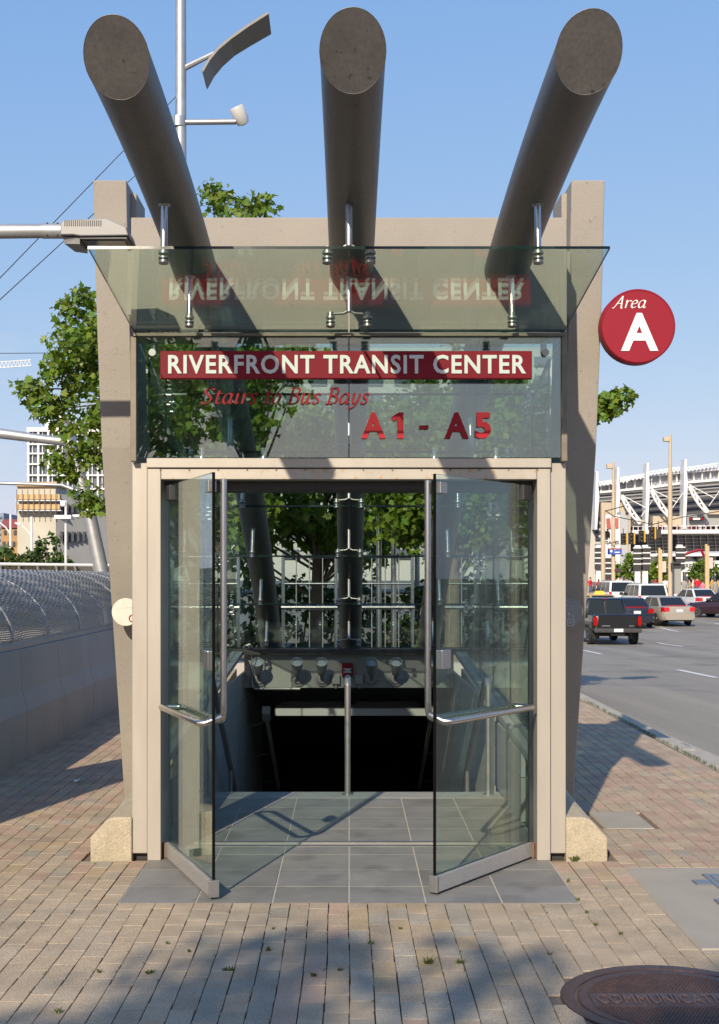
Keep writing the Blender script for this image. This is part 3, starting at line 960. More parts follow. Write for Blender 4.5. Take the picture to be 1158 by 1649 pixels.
# doors
def door(hx, hy, fx, fy, name_label):
    """glass leaf from the hinge (hx, hy) to its free edge (fx, fy); inside face towards the opening"""
    d = Vector((fx - hx, fy - hy, 0)); w = d.length; d.normalize()
    nrm = Vector((-d.y, d.x, 0))              # points across the leaf
    if nrm.x * hx > 0: nrm = -nrm             # towards the opening
    root = empty('door', (hx, hy, 0)); root.parent = ent; root.matrix_parent_inverse = world_inv(ent)
    root['label'] = name_label
    P = lambda s, t, z: Vector((hx, hy, 0)) + d * s + nrm * t + Vector((0, 0, z))
    pane('door_pane', [P(.0, -.006, .10), P(w, -.006, .10), P(w, -.006, 2.19), P(.0, -.006, 2.19)], .012, nrm, GLASS, root)
    def bar(s0, s1, t0, t1, z0, z1, nm, m, bev=.003):
        MB().hexa([P(s0, t0, z0), P(s1, t0, z0), P(s1, t1, z0), P(s0, t1, z0), P(s0, t0, z1), P(s1, t0, z1), P(s1, t1, z1), P(s0, t1, z1)]).build(nm, m, root, bevel=bev)
    bar(.0, w, -.024, .024, .014, .098, 'bottom_rail', RAILM)
    bar(w + .001, w + .02, -.026, .026, .012, .10, 'rail_end', STEEL_D)
    bar(w + .0005, w + .006, -.0075, .0075, .101, 2.19, 'edge_seal', BLACKS, 0)
    bar(-.055, -.006, -.03, .03, .004, .09, 'pivot_block', mat('red_brown_block', (.22, .13, .09), .7) )
    bar(.0, .10, -.022, .022, 2.10, 2.188, 'top_patch', DARKM)
    bar(w - .13, w - .04, -.02, .02, 1.17, 1.27, 'lock_plate', STEEL)
    bar(w - .09, w - .02, -.022, .022, 2.09, 2.15, 'handle_bracket', STEEL_D)
    r = .018; t = .062
    # inside: long vertical pull bending into the push bar
    path = [P(w - .03, t, 2.16), P(w - .03, t, 1.0), P(w - .034, t, .95), P(w - .05, t, .92), P(w - .09, t, .905), P(.12, t, .90), P(.075, t, .897), P(.055, t * .6, .895), P(.055, .0, .895)]
    MB().tube(path, r, 12).build('pull_handle', STEEL, root, smooth=True)
    path = [P(.055, .0, .895), P(.055, -t * .6, .895), P(.075, -t, .897), P(w - .09, -t, .90), P(w - .05, -t, .90), P(w - .03, -t * .6, .90), P(w - .03, t * .8, .93)]
    MB().tube(path, r, 12).build('push_bar', STEEL, root, smooth=True)
    return root
door(-1.055, 7.475, -.695, 6.53, 'left glass door leaf standing open outwards')
door(1.055, 7.475, .448, 6.63, 'right glass door leaf standing open outwards')

# round plaques on the side walls
def plaque(x, y, z, r, m, label):
    o = empty('round_plaque', (x, y, z), label, 'plaque')
    MB().lathe([(r, 0), (r, .008), (r - .003, .011)], (x, y, z), (0, -1, 0), 40).build('disc', m, o, smooth=True, angle=30)
    return o
yq = 8.47
pl = plaque(-1.484, yq, 1.42, .093, mat('cream_enamel', (.62, .58, .50), .4), 'round cream no-smoking plaque on the left stone wall')
script_obj('lettering', 'No', -1.525, -1.498, 1.468, .03, yq - .0115, .002, WHITE, pl)['kind'] = 'stuff'
script_obj('lettering', 'Smoking', -1.547, -1.44, 1.448, .028, yq - .0115, .002, WHITE, pl)
mb = MB(); a = [(-1.438 + .022 * math.cos(t / 24 * 6.2832), yq - .014, 1.378 + .022 * math.sin(t / 24 * 6.2832)) for t in range(25)]
mb.tube(a, .0035, 6); mb.build('red_ring', RED, pl)
pr = plaque(1.463, yq, 1.42, .094, mat('grey_plaque', (.25, .25, .24), .4), 'round grey bus plaque on the right stone wall')
LG = mat('pale_grey_ink', (.5, .5, .48), .5)
script_obj('lettering', 'Bus  area', 1.40, 1.53, 1.458, .028, yq - .0115, .002, LG, pr)
mb = MB()
def line(a, b, w=.0035): mb.cyl((a[0], yq - .013, a[1]), (b[0], yq - .013, b[1]), w, n=6)
bx, bz = 1.472, 1.355
for a, b in (((-.02, -.025), (.02, -.025)), ((-.02, .02), (.02, .02)), ((-.02, -.025), (-.02, .02)), ((.02, -.025), (.02, .02)), ((-.012, -.008), (.012, -.008)), ((-.012, .006), (.012, .006)),
             ((-.012, .03), (-.012, .06)), ((-.012, .06), (-.02, .048)), ((-.012, .06), (-.004, .048)), ((.012, .03), (.012, .06)), ((.012, .03), (.004, .042)), ((.012, .03), (.02, .042))):
    line((bx + a[0], bz + a[1]), (bx + b[0], bz + b[1]))
mb.build('bus_symbol', LG, pr)

# name sign and hanging letters
sg = empty('name_sign', (0, 7.33, 2.9), 'long red sign reading RIVERFRONT TRANSIT CENTER across the transom glass', 'sign')
SY = 7.30
sc = SY / FPX
def SX(x): return (x - CX) * sc
def SZ(y): return EYE + (HY - y) * sc
MB().box(SX(258), SX(857), SY, SY + .045, SZ(609.5), SZ(565)).build('sign_board', RED, sg, bevel=.004)
split_letters(text_obj('lettering', 'RIVERFRONT TRANSIT CENTER', SX(271), SX(847), SZ(602), SZ(571.5), SY - .0005, .006, WHITE, sg, bold=.024, spacing=1.12))
for x in (-.9, 0, .9):
    MB().cyl((x, SY + .045, 2.86), (x, 7.40, 2.86), .012, n=10).build('standoff', STEEL_D, sg)
s2 = empty('direction_lettering', (0, 7.38, 2.7), 'red italic letters reading Stairs to Bus Bays on the transom glass', 'lettering')
sc2 = 7.38 / FPX
script_obj('letters', 'Stairs to Bus Bays', (322 - CX) * sc2, (592 - CX) * sc2, EYE + (HY - 650) * sc2, .132, 7.398, .018, REDL, s2, pen=.05)
s3 = empty('bay_lettering', (.45, 7.38, 2.5), 'large red letters reading A1 - A5 on the transom glass', 'lettering')
for ch, xa, xb, ya, yb in (('A', 582, 621, 706, 664), ('1', 630, 650, 706, 664), ('-', 675, 690, 691, 685), ('A', 716, 755, 706, 664), ('5', 765, 791, 706, 664)):
    if ch == '1':
        mb = MB(); f = lambda u, v: ((u - CX) * sc2, 7.398, EYE + (HY - v) * sc2)
        mb.prism([f(*p) for p in ((640, 706), (650, 706), (650, 664), (642, 664), (630, 672), (633, 679), (640, 675))], (0, -.02, 0))
        mb.build('letter', REDL, s3)
        continue
    text_obj('letter', ch, (xa - CX) * sc2, (xb - CX) * sc2, EYE + (HY - ya) * sc2, EYE + (HY - yb) * sc2, 7.398, .02, REDL, s3, bold=.036)

# round area sign at the right wall
rs = empty('round_area_sign', (1.8, 7.95, 3.2), 'round red sign with white letter A fixed beside the right stone wall', 'sign')
ctr = px(1028, 525, 7.95)
MB().lathe([(.224, 0), (.233, .006), (.233, .098), (.226, .105), (.222, .105), (.222, .102)], ctr + Vector((0, .105, 0)), (0, -1, 0), 64).build('drum', RED, rs, smooth=True, angle=35)
sc4 = ctr.y / FPX
text_obj('letter', 'A', (1000 - CX) * sc4, (1060 - CX) * sc4, EYE + (HY - 565) * sc4, EYE + (HY - 504) * sc4, ctr.y + .0025, .005, WHITE, rs, bold=.03)
script_obj('lettering', 'Area', (986 - CX) * sc4, (1040 - CX) * sc4, EYE + (HY - 496) * sc4, .107, ctr.y + .0025, .004, WHITE, rs, pen=.042)
mb = MB(); mb.box(1.602, 1.75, ctr.y + .108, ctr.y + .15, ctr.z - .05, ctr.z + .05)
mb.build('bracket', DARKM, rs)

# centre handrail and side handrails down the stairs
def rail(X, label, loop):
    o = empty('handrail', (X, 9.7, 0), label, 'handrail', 'handrails down the stairs')
    s = .607
    top = .88
    MB().cyl((X, 9.68, 0), (X, 9.68, top - .05), .0225 if not loop else .021, n=14).build('post', STEEL_D, o, smooth=True)
    MB().lathe([(.045, 0), (.045, .006), (.03, .01)], (X, 9.68, .001), (0, 0, 1), 16).build('base_plate', STEEL_D, o, smooth=True, angle=30)
    pts = [(X, 9.68, .42), (X, 9.69, top - .07), (X, 9.72, top - .02), (X, 9.78, top), (X, 9.9, top - .03)]
    for i in range(1, 11):
        y = 9.9 + i * .5; pts.append((X, y, top - .03 - (y - 9.9) * s))
    if loop: pts = pts[1:]
    MB().tube(pts, .024, 12).build('rail', STEEL_D, o, smooth=True)
    for i in (3, 6, 9):
        y = 9.9 + i * .5; z = top - .03 - (y - 9.9) * s
        if i < 9 or True:
            MB().cyl((X, y, z - .86), (X, y, z), .018, n=8).build('post', STEEL_D, o)
rail(-.01, 'central steel handrail rising from the top stair between the doors', False)
rail(1.06, 'steel handrail behind the right glass door along the stair wall', True)
rail(-1.06, 'steel handrail behind the left glass door along the stair wall', True)
for sd, nm in ((-1, 'left'), (1, 'right')):
    o = empty('wall_handrail', (sd * 1.0, 14.6, 0), 'flat wall handrail deep inside the dark stairway on the %s' % nm, 'handrail')
    mb = MB()
    a = Vector((sd * .925, 14.46, .11)); b = Vector((sd * .925, 17.1, -1.17))
    d = (b - a).normalized()
    w = Vector((0, .045, .02)); t = Vector((sd * .035, 0, 0))
    mb.hexa([a - w, a - w + t, b - w + t, b - w, a + w, a + w + t, b + w + t, b + w])
    mb.build('rail', mat('cream_rail_paint', (.62, .60, .46), .5), o)
    mb = MB(); mb.hexa([a + Vector((-sd * .03, -.06, .0)), a + Vector((sd * .06, -.06, .0)), a + Vector((sd * .06, .10, -.10)), a + Vector((-sd * .03, .10, -.10)),
                        a + Vector((-sd * .03, -.02, .08)), a + Vector((sd * .06, -.02, .08)), a + Vector((sd * .06, .14, .04)), a + Vector((-sd * .03, .14, .04))])
    mb.build('rail_bracket', SKYWHITE, o)
    for k in range(3):
        q = a + (b - a) * (k / 2.6 + .1)
        MB().cyl(q + t, (sd * SW, q.y, q.z - .05), .012, n=6).build('wall_bracket', STEEL_D, o)

# projector lamps on the rear fascia
def projector(X, label):
    o = empty('projector_lamp', (X, 14.10, .55), label, 'lamp', 'projector lamps on the rear fascia')
    base = Vector((X, 14.098, .53))
    MB().lathe([(.085, 0), (.085, .02), (.065, .028), (.05, .05), (.03, .055)], base, (0, -1, 0), 20).build('base', GREY_PL, o, smooth=True, angle=30)
    MB().tube([base + Vector((0, -.05, 0)), base + Vector((0, -.10, .02)), base + Vector((0, -.14, .07))], .024, 10).build('arm', GREY_PL, o, smooth=True)
    ax = Vector((0, -.72, .70)).normalized(); p = base + Vector((0, -.15, .06))
    MB().lathe([(.035, 0), (.05, .03), (.052, .09), (.062, .15), (.064, .21), (.056, .212), (.053, .185)], p, ax, 20).build('head', GREY_PL, o, smooth=True, angle=35)
    MB().lathe([(.052, .183), (.052, .19), (.03, .196)], p, ax, 20).build('lens', mat('lamp_lens', (.30, .34, .34), .12), o, smooth=True)
for x, lab in ((418, 'grey projector lamp at the left end of the rear fascia'), (480, 'second grey projector lamp from the left on the rear fascia'),
               (519, 'grey projector lamp just left of the red fire alarm'), (598, 'grey projector lamp just right of the red fire alarm'),
               (637, 'second grey projector lamp right of the red fire alarm'), (694, 'grey projector lamp at the right end of the rear fascia')):
    projector((x - CX) / FPX * 14.1, lab)
fa = empty('fire_alarm', (-.02, 14.1, .55), 'red fire alarm strobe on the rear fascia above the central handrail', 'fire alarm')
q = px(559.5, 1079, 14.05)
MB().box(q.x - .062, q.x + .062, 14.03, 14.098, q.z - .075, q.z + .075).build('housing', RED, fa, bevel=.012)
MB().box(q.x - .045, q.x + .045, 14.012, 14.028, q.z - .03, q.z + .02).build('strobe_lens', SKYWHITE, fa, bevel=.005)
for s in (-1, 1):
    MB().hexa([(q.x + s * .045, 14.0, q.z - .01), (q.x + s * .02, 14.0, q.z - .002), (q.x + s * .02, 14.011, q.z - .002), (q.x + s * .045, 14.011, q.z - .01),
               (q.x + s * .045, 14.0, q.z + .01), (q.x + s * .02, 14.0, q.z + .004), (q.x + s * .02, 14.011, q.z + .004), (q.x + s * .045, 14.011, q.z + .01)]).build('reflector', DARKM, fa)
for x, lab in ((541, 'small grey junction box left of the red fire alarm'), (578, 'small grey junction box right of the red fire alarm')):
    q = px(x, 1094, 14.05)
    o = empty('junction_box', (q.x, 14.1, q.z), lab, 'box', 'junction boxes on the rear fascia')
    MB().box(q.x - .045, q.x + .045, 14.04, 14.098, q.z - .055, q.z + .055).build('cover', GREY_PL, o, bevel=.008)
    MB().cyl((q.x, 14.07, q.z - .055), (q.x, 14.07, q.z - .10), .012, n=8).build('conduit', GREY_PL, o)
# conduit pipe around the left end of the fascia
cd = MB(); a = -1.09
cd.tube([(a - .04, 14.0, .90), (a, 14.0, .915), (a + .02, 14.02, .88), (a + .02, 14.06, .80), (a + .02, 14.06, .46), (a + .05, 14.06, .42), (a + .55, 14.06, .42)], .014, 8)
o = cd.build('conduit_pipe', STEEL_D, None, smooth=True); tag(o, 'thin steel conduit pipe bent around the left end of the rear fascia', 'pipe')
#@@PART2@@

# ================================================================== TREES
LEAFV = np.array([(0, 0), (.16, .10), (.46, .06), (.36, .30), (.58, .52), (.26, .56), (.0, 1.0), (-.26, .56), (-.58, .52), (-.36, .30), (-.46, .06), (-.16, .10)])
def leaves_mesh(name, centres, n_per, spread, size, m, seed, flat=0.5, simple=False):
    r = np.random.default_rng(seed)
    C = np.repeat(np.asarray(centres, float), n_per, 0)
    n = len(C)
    off = r.normal(size=(n, 3)); off /= np.linalg.norm(off, axis=1)[:, None]
    off *= (r.random(n) ** .45)[:, None] * np.repeat(np.asarray(spread, float), n_per)[:, None]
    off[:, 2] *= .75
    P = C + off
    nrm = r.normal(size=(n, 3)) * .75 + off / (np.linalg.norm(off, axis=1)[:, None] + 1e-6) * .8
    nrm[:, 2] += flat
    nrm /= np.linalg.norm(nrm, axis=1)[:, None]
    d = r.normal(size=(n, 3)); d[:, 2] -= .5
    d -= nrm * (d * nrm).sum(1)[:, None]; d /= np.linalg.norm(d, axis=1)[:, None]
    w = np.cross(nrm, d)
    s = size * r.uniform(.5, 1.45, n)
    T = LEAFV if not simple else np.array([(0, 0), (.42, .35), (0, 1), (-.42, .35)])
    k = len(T)
    bend = -.28 * (np.abs(T[:, 0]) ** 1.0)
    V = P[:, None, :] + s[:, None, None] * (T[None, :, 0:1] * w[:, None, :] + T[None, :, 1:2] * d[:, None, :] + bend[None, :, None] * nrm[:, None, :])
    me = bpy.data.meshes.new(name)
    me.vertices.add(n * k); me.vertices.foreach_set('co', V.astype(np.float32).ravel())
    me.loops.add(n * k); me.loops.foreach_set('vertex_index', np.arange(n * k, dtype=np.int32))
    me.polygons.add(n); me.polygons.foreach_set('loop_start', np.arange(0, n * k, k, dtype=np.int32))
    me.polygons.foreach_set('loop_total', np.full(n, k, dtype=np.int32))
    me.materials.append(m)
    me.update(calc_edges=True)
    at = me.color_attributes.new('tint', 'FLOAT_COLOR', 'POINT')
    g = r.uniform(.65, 1.35, n); yl = r.uniform(.8, 1.3, n)
    colr = np.stack([g * yl, g, g * .9, np.ones(n)], 1)
    at.data.foreach_set('color', np.repeat(colr, k, 0).astype(np.float32).ravel())
    return me

def tree(name, label, base, h, crown, n_clump, per, leaf, seed, trunk_r=.14, group=None, m=None, clump_r=(.28, .6), simple=False, extra=()):
    """crown: list of (centre offset, radii) ellipsoids relative to the base"""
    r = random.Random(seed)
    b = Vector(base)
    o = empty(name, base, label, 'tree', group)
    cl = []; spr = []
    ws = [c[1][0] * c[1][1] * c[1][2] for c in crown]
    while len(cl) < n_clump:
        c, rad = r.choices(crown, ws)[0]
        v = Vector((r.gauss(0, 1), r.gauss(0, 1), r.gauss(0, 1))).normalized() * (r.random() ** .38)
        p = b + Vector((c[0] + v.x * rad[0], c[1] + v.y * rad[1], c[2] + v.z * rad[2]))
        cl.append(p); spr.append(r.uniform(*clump_r))
    for e in extra:
        cl.append(Vector(e)); spr.append(clump_r[0])
    cz = sum(c[0][2] for c in crown) / len(crown)
    mb = MB()
    top = b + Vector((crown[0][0][0] * .6, crown[0][0][1] * .6, h * .92))
    tp = []
    for i in range(9):
        t = i / 8
        tp.append(b.lerp(top, t) + Vector((math.sin(t * 5 + seed) * .06 * h / 7, math.cos(t * 4 + seed) * .05 * h / 7, 0)))
    mb.tube(tp, [trunk_r * (1.25 if i == 0 else 1 - .85 * i / 8) for i in range(9)], 10)
    mb.build('trunk', BARK, o, smooth=True)
    br = MB()
    for p in cl[::2]:
        f = max(.22, min(.9, (p.z - b.z) / h * .72 + r.uniform(-.1, .05)))
        i = f * 8; j = int(i); s0 = tp[j].lerp(tp[min(j + 1, 8)], i - j)
        mid = s0.lerp(p, .5) + Vector((r.uniform(-.12, .12), r.uniform(-.12, .12), r.uniform(.0, .25)))
        rr = trunk_r * .26 * (1 - f * .6)
        br.tube([s0, s0.lerp(mid, .6), mid, mid.lerp(p, .6), p], [rr, rr * .8, rr * .6, rr * .4, rr * .2], 5, caps=False)
    for e in extra:
        e = Vector(e); s0 = tp[5]
        mid = s0.lerp(e, .55) + Vector((0, 0, .12))
        br.tube([s0, mid, e], [trunk_r * .22, trunk_r * .13, trunk_r * .05], 5, caps=False)
    br.build('branches', BARK, o, smooth=True)
    me = leaves_mesh('crown', cl, per, spr, leaf, m or LEAF, seed, simple=simple)
    link(me, 'crown', o)
    return o

# behind the entrance
q1 = px(380, 320, 17.5)
tree('plane_tree', 'leafy plane tree behind the left stone wall with crown rising above the beam', (-1.9, 18.2, 0), 7.0,
     [((-.2, 0, 4.4), (1.7, 1.6, 1.75)), ((-1.35, 0, 4.5), (.95, 1.0, 1.2)), ((.35, -.2, 6.2), (.42, .6, .75)), ((-.1, -.3, 2.8), (1.3, .9, .6))], 150, 100, .092, 11,
     group='street trees', extra=[px(60, 640, 18), px(45, 625, 18), px(110, 500, 18), px(135, 480, 18), px(95, 590, 18), px(345, 310, 18), px(400, 335, 18), px(425, 330, 18), px(360, 330, 18),
            px(120, 540, 18), px(75, 660, 18), px(100, 650, 18), px(90, 740, 18), px(110, 760, 18), px(140, 800, 18), px(155, 815, 18), px(130, 720, 18), px(150, 520, 18), px(150, 600, 18), px(125, 620, 18), px(150, 680, 18), px(150, 560, 17.6), px(85, 600, 17.8), px(110, 690, 18), px(145, 740, 18)], clump_r=(.26, .5))
tree('plane_tree', 'leafy plane tree behind the right stone wall with one branch showing beside it', (1.6, 19.0, 0), 5.6,
     [((-.1, 0, 3.7), (1.75, 1.5, 1.35)), ((.0, 0, 2.75), (1.3, 1.1, .7))], 130, 110, .095, 23, group='street trees',
     extra=[px(965, 665, 18.6), px(985, 650, 18.6), px(1000, 640, 18.6), px(970, 650, 18.6)], clump_r=(.24, .5))
tree('plane_tree', 'dark leafy plane tree seen through the glass at the far end of the stairs', (-.6, 22.5, 0), 5.4,
     [((0, 0, 3.3), (3.0, 1.6, 1.5))], 120, 60, .15, 31, group='street trees', clump_r=(.3, .55))
# trees behind the viewer: they cast the soft shade in the foreground and mirror in the glass
tree('plane_tree', 'plane tree standing behind the viewer that shades the foreground bricks', (-3.85, -7.5, 0), 8.2,
     [((0, 0, 5.6), (1.7, 1.6, 2.1))], 120, 34, .19, 41, group='street trees', trunk_r=.15)
tree('plane_tree', 'plane tree standing behind the viewer that shades the pavement on the right', (-1.75, -7.9, 0), 8.0,
     [((0, 0, 5.9), (1.2, 1.3, 1.9))], 80, 34, .19, 43, group='street trees', trunk_r=.15)

# ================================================================== LEFT SIDE: retaining wall with curved mesh
wall = empty('mesh_topped_wall', (-3.0, 14, 0), 'grey concrete wall topped by curved woven wire mesh on the left', 'wall')
yw = 7.0; WT = 1.0
while yw < 24:
    mb = MB()
    pts = [(-2.92, 0), (-2.90, .45), (-2.95, .62), (-2.97, WT), (-3.25, WT), (-3.25, -.1), (-2.92, -.1)]
    mb.prism([(x, yw + .008, z) for x, z in pts], (0, 1.484, 0))
    mb.build('wall_panel', WALLC, wall, bevel=.006)
    yw += 1.5
mb = MB(); mb.box(-3.2, -2.99, 7, 24, WT + .002, WT + .05); mb.build('bottom_rail', GALV, wall, bevel=.004)
def arc(t, k=0.0):     # quarter barrel from the rail up and away
    a = t * math.pi / 2
    return -3.02 - .95 * (1 - math.cos(a)) , WT + .06 + .66 * math.sin(a) + k
yy = 7.1; ribs = []
while yy < 24.1:
    mb = MB()
    mb.tube([(arc(i / 12)[0], yy, arc(i / 12)[1]) for i in range(13)], .020, 8)
    mb.build('rib', MESHM, wall, smooth=True); ribs.append(yy); yy += 2.85
rm = random.Random(4)
for a, b in zip(ribs[:-1], ribs[1:]):
    mb = MB(); n = 54
    for i in range(n + 1):
        t = i / n
        x, z = arc(t, .012)
        seg = 30
        pts = []
        for j in range(seg + 1):
            w = (.006 if j % 2 else -.006) * (1 if i % 2 else -1)
            nx, nz = math.cos(t * math.pi / 2), math.sin(t * math.pi / 2)
            pts.append((x + nx * w + .006 * math.sin(j * .35 + i), a + (b - a) * j / seg, z + nz * w + .007 * math.sin(j * .5 + a)))
        mb.tube(pts, .0085, 4, caps=False)
    for j in range(int((b - a) / .055)):
        yj = a + j * .055
        mb.tube([(arc(i / 10, .012)[0], yj, arc(i / 10, .012)[1]) for i in range(11)], .0045, 3, caps=False)
    mb.build('wire_mesh', MESHM, wall)['kind'] = 'stuff'
    mb = MB(); mb.tube([(arc(i / 12)[0] + .02, (a + b) / 2, arc(i / 12)[1]) for i in range(13)], .012, 6); mb.build('mesh_tie', GALV, wall)
# tapered pylon standing before the wall, its shade lies on the bricks
py_ = MB()
py_.prism([(-2.98, 6.25, 0), (-2.98, 8.75, 0), (-2.98, 8.72, .9), (-2.98, 7.35, 2.6), (-2.98, 6.25, 3.0)], (-.25, 0, 0))
o = py_.build('wall_pylon', PANEL, None, bevel=.01); tag(o, 'tapered stone pylon at the near end of the left wall, out of view', 'pylon')

# street luminaire at top left
lm = empty('street_luminaire', (-3.05, 6.85, 0), 'grey box street light on a thick arm in front of the left wall top', 'street light')
D = 6.85
def L3(x, y, dd=0): return px(x, y, D) + Vector((0, dd, 0))
a0, a1 = L3(-260, 374), L3(72, 372)
MB().tube([(-3.05, D, 0), (-3.05, D, 2.8), (-3.05, D, a0.z - .25), (-2.98, D, a0.z - .06), tuple(a0 + Vector((.25, 0, 0))), tuple(a1)], [.07, .06, .05, .045, .042, .038], 16).build('arm', GALV, lm, smooth=True)
MB().cyl(a1 - Vector((.012, 0, 0)), a1 + Vector((.095, 0, 0)), .041, n=16).build('collar', GALV, lm, smooth=True)
mb = MB()
for s in (.02, .075):
    for ang in (.6, 2.4): mb.lathe([(.005, 0), (.004, .006)], a1 + Vector((s, -.040 * math.sin(ang), .040 * math.cos(ang))), (0, -math.sin(ang), math.cos(ang)), 8)
mb.build('set_screws', DARKM, lm)['kind'] = 'stuff'
# housing: shallow wedge seen from below
def H3(x, y): return px(x, y, 6.72)
LG_ = mat('luminaire_grey', (.25, .25, .25), .5, metal=.2)
MB().prism([H3(97, 378), H3(97, 360), H3(101, 354), H3(172, 351), H3(203, 365), H3(207, 379), H3(130, 380), H3(118, 378)], (0, .25, 0)).build('housing', LG_, lm, bevel=.006)
mb = MB()
for i in range(18):
    p = H3(104 + i * 3.4, 364)
    mb.box(p.x, p.x + .004, 6.7165, 6.7195, p.z, p.z + .030)
mb.build('cooling_slots', DARKM, lm)['kind'] = 'stuff'
a, b = H3(128, 380), H3(204, 380)
MB().box(a.x, b.x, 6.735, 6.955, a.z - .012, a.z - .001).build('lens_frame', mat('dark_lens_frame', (.12, .12, .12), .5), lm, bevel=.003)
MB().box(a.x + .025, b.x - .02, 6.755, 6.935, a.z - .016, a.z - .0125).build('lens', mat('dull_lens', (.04, .04, .04), .15), lm)
MB().hexa([(H3(101, 0).x, 6.76, a.z - .03), (a.x - .003, 6.745, a.z - .036), (a.x - .003, 6.945, a.z - .036), (H3(101, 0).x + .02, 6.93, a.z - .03),
           (H3(99, 0).x, 6.75, a.z + .004), (a.x - .003, 6.74, a.z - .0005), (a.x - .003, 6.95, a.z - .0005), (H3(99, 0).x, 6.94, a.z + .004)]).build('gear_cover', LG_, lm)

# tall pole with reflector plate behind the tubes
tp = empty('reflector_pole', (-2.65, 20.5, 0), 'tall round steel pole with curved reflector plate rising behind the left tube', 'light pole')
D = 20.5; X = px(291, 0, D).x
MB().tube([(X, D, 0), (X, D, 6), (X, D, 12.6)], [.11, .10, .082], 18).build('pole', GALV, tp, smooth=True)
MB().tube([(X, D, px(0, 113, D).z), px(345, 86, D)], [.05, .035], 8).build('plate_arm', GALV, tp)
up = [(327, 116), (338, 97), (352, 80), (372, 63), (400, 43), (433, 22)]
pts = [px(x, y, D - .32) for x, y in up]
low = [px(x, y, D + .32) for x, y in [(334, 144), (345, 124), (358, 108), (378, 90), (404, 74), (437, 55)]]
mb = MB(); t = Vector((-.02, 0, .035))
rings = [[a, b, b + t, a + t] for a, b in zip(pts, low)]
mb.loft(rings); mb.build('reflector_plate', mat('plate_grey', (.20, .19, .18), .6, metal=.2), tp)
z = px(0, 197, D).z
MB().cyl((X - .14, D, z), px(380, 196, D), .045, n=10).build('spot_arm', GALV, tp, smooth=True)
MB().cyl((X - .03, D, z - .08), (X - .03, D, z + .08), .12, n=16).build('arm_clamp', GALV, tp, smooth=True)
c = px(386, 185, D)
MB().lathe([(.03, -.17), (.09, -.15), (.115, -.08), (.118, .12), (.108, .135), (.02, .14)], c, (-.35, -.35, .75), 18).build('spot_head', SKYWHITE, tp, smooth=True, angle=35)

# leaning mast with two arms
ms = empty('leaning_mast', (-3.9, 20.6, 0), 'leaning round steel mast rising behind the wire mesh on the left', 'mast')
D = 20.6
b0 = px(180, 996, D); b1 = px(166, 930, D); b2 = px(138, 800, D); b3 = px(112, 712, D); b4 = px(98, 670, D)
b0.z = 0
MB().tube([b0, b1, b2, b3, b4], [.125, .118, .108, .10, .095], 16).build('mast', GALV, ms, smooth=True)
MB().tube([b3, px(60, 706, D), px(0, 698, D), px(-120, 682, D)], [.07, .075, .085, .095], 12).build('upper_arm', GALV, ms, smooth=True)
MB().tube([b2, px(128, 792, D), px(100, 781, D), px(0, 778, D), px(-120, 776, D)], [.04, .034, .028, .028, .028], 10).build('lower_arm', GALV, ms, smooth=True)

# overhead wires
WIRE = mat('black_cable', (.06, .06, .06), .6)
def wire(p, q, sag, label):
    p = Vector(p); q = Vector(q)
    pts = [p.lerp(q, i / 16) - Vector((0, 0, sag * 4 * (i / 16) * (1 - i / 16))) for i in range(17)]
    o = MB().tube(pts, .007 if p.y < 20 else .012, 5).build('overhead_wire', WIRE); tag(o, label, 'wire', 'overhead wires')
wire(px(-300, 757, 13), px(283, 156, 20.4), 0, 'upper overhead wire slanting up behind the left luminaire')
wire(px(-300, 758, 13), px(283, 223, 20.4), 0, 'lower overhead wire slanting up below the left luminaire')
wire(px(-200, 567, 40), px(200, 566, 44), .05, 'thin level overhead wire above the crane at far left')

# far fence across the cut
ff = empty('far_parapet_fence', (-6, 27, 0), 'far pale railing with leaning posts beyond the wire mesh on the left', 'fence')
D = 27
zt = px(0, 908, D).z
mb = MB(); mb.tube([px(-200, 906, D), px(300, 912, D)], .035, 8); mb.build('top_rail', SKYWHITE, ff)
for x in range(-120, 300, 30):
    mb = MB(); p = px(x, 909, D); mb.tube([p, p + Vector((.10, 0, -.45)), p + Vector((.16, 0, -1.0))], .03, 6); mb.build('post', STEEL_D, ff)
mb = MB(); mb.box(-9.6, -2.4, D + .06, D + .10, .6, zt - .06); mb.build('panel', glass('dim_panel_glass', (.55, .57, .55), .05), ff)
mb = MB(); mb.box(-9.6, -2.4, D + .2, D + .5, -.4, 1.62); mb.build('parapet', WALLC, ff)

# ================================================================== BEYOND THE GLASS: railings, twin posts, signs
def railing(xa, xb, D, label):
    a, b = (xa - CX) / FPX * D, (xb - CX) / FPX * D
    o = empty('picket_railing', ((a + b) / 2, D, 0), label, 'railing', 'picket railings behind the glass')
    z1 = px(0, 897, D).z; z0 = .55
    MB().box(a - .1, b + .1, D - .05, D + .25, -.06, z0).build('plinth', WALLC, o)
    for x in (a, b): MB().cyl((x, D, z0), (x, D, z1 + .02), .022, n=8).build('post', STEEL, o)
    MB().cyl((a, D, z1), (b, D, z1), .018, n=8).build('top_rail', STEEL, o)
    zz = px(0, 940, D).z
    MB().cyl((a, D, zz), (b, D, zz), .012, n=8).build('mid_rail', STEEL, o)
    MB().cyl((a - .02, D - .07, px(0, 978, D).z), (b + .02, D - .07, px(0, 978, D).z), .027, n=10).build('handrail', STEEL, o, smooth=True)
    n = max(3, int((b - a) / .15))
    pm = None
    for i in range(1, n):
        x = a + (b - a) * i / n
        if pm is None:
            mb = MB(); mb.cyl((0, 0, 0), (0, 0, z1 - z0), .008, n=6); pm = mb.mesh('picket', STEEL_D)
        c = link(pm, 'picket', o); c.location = (x, D, z0)
railing(456, 541, 16.4, 'steel picket railing seen through the glass left of the central tube')
railing(577, 664, 16.4, 'steel picket railing seen through the glass right of the central tube')
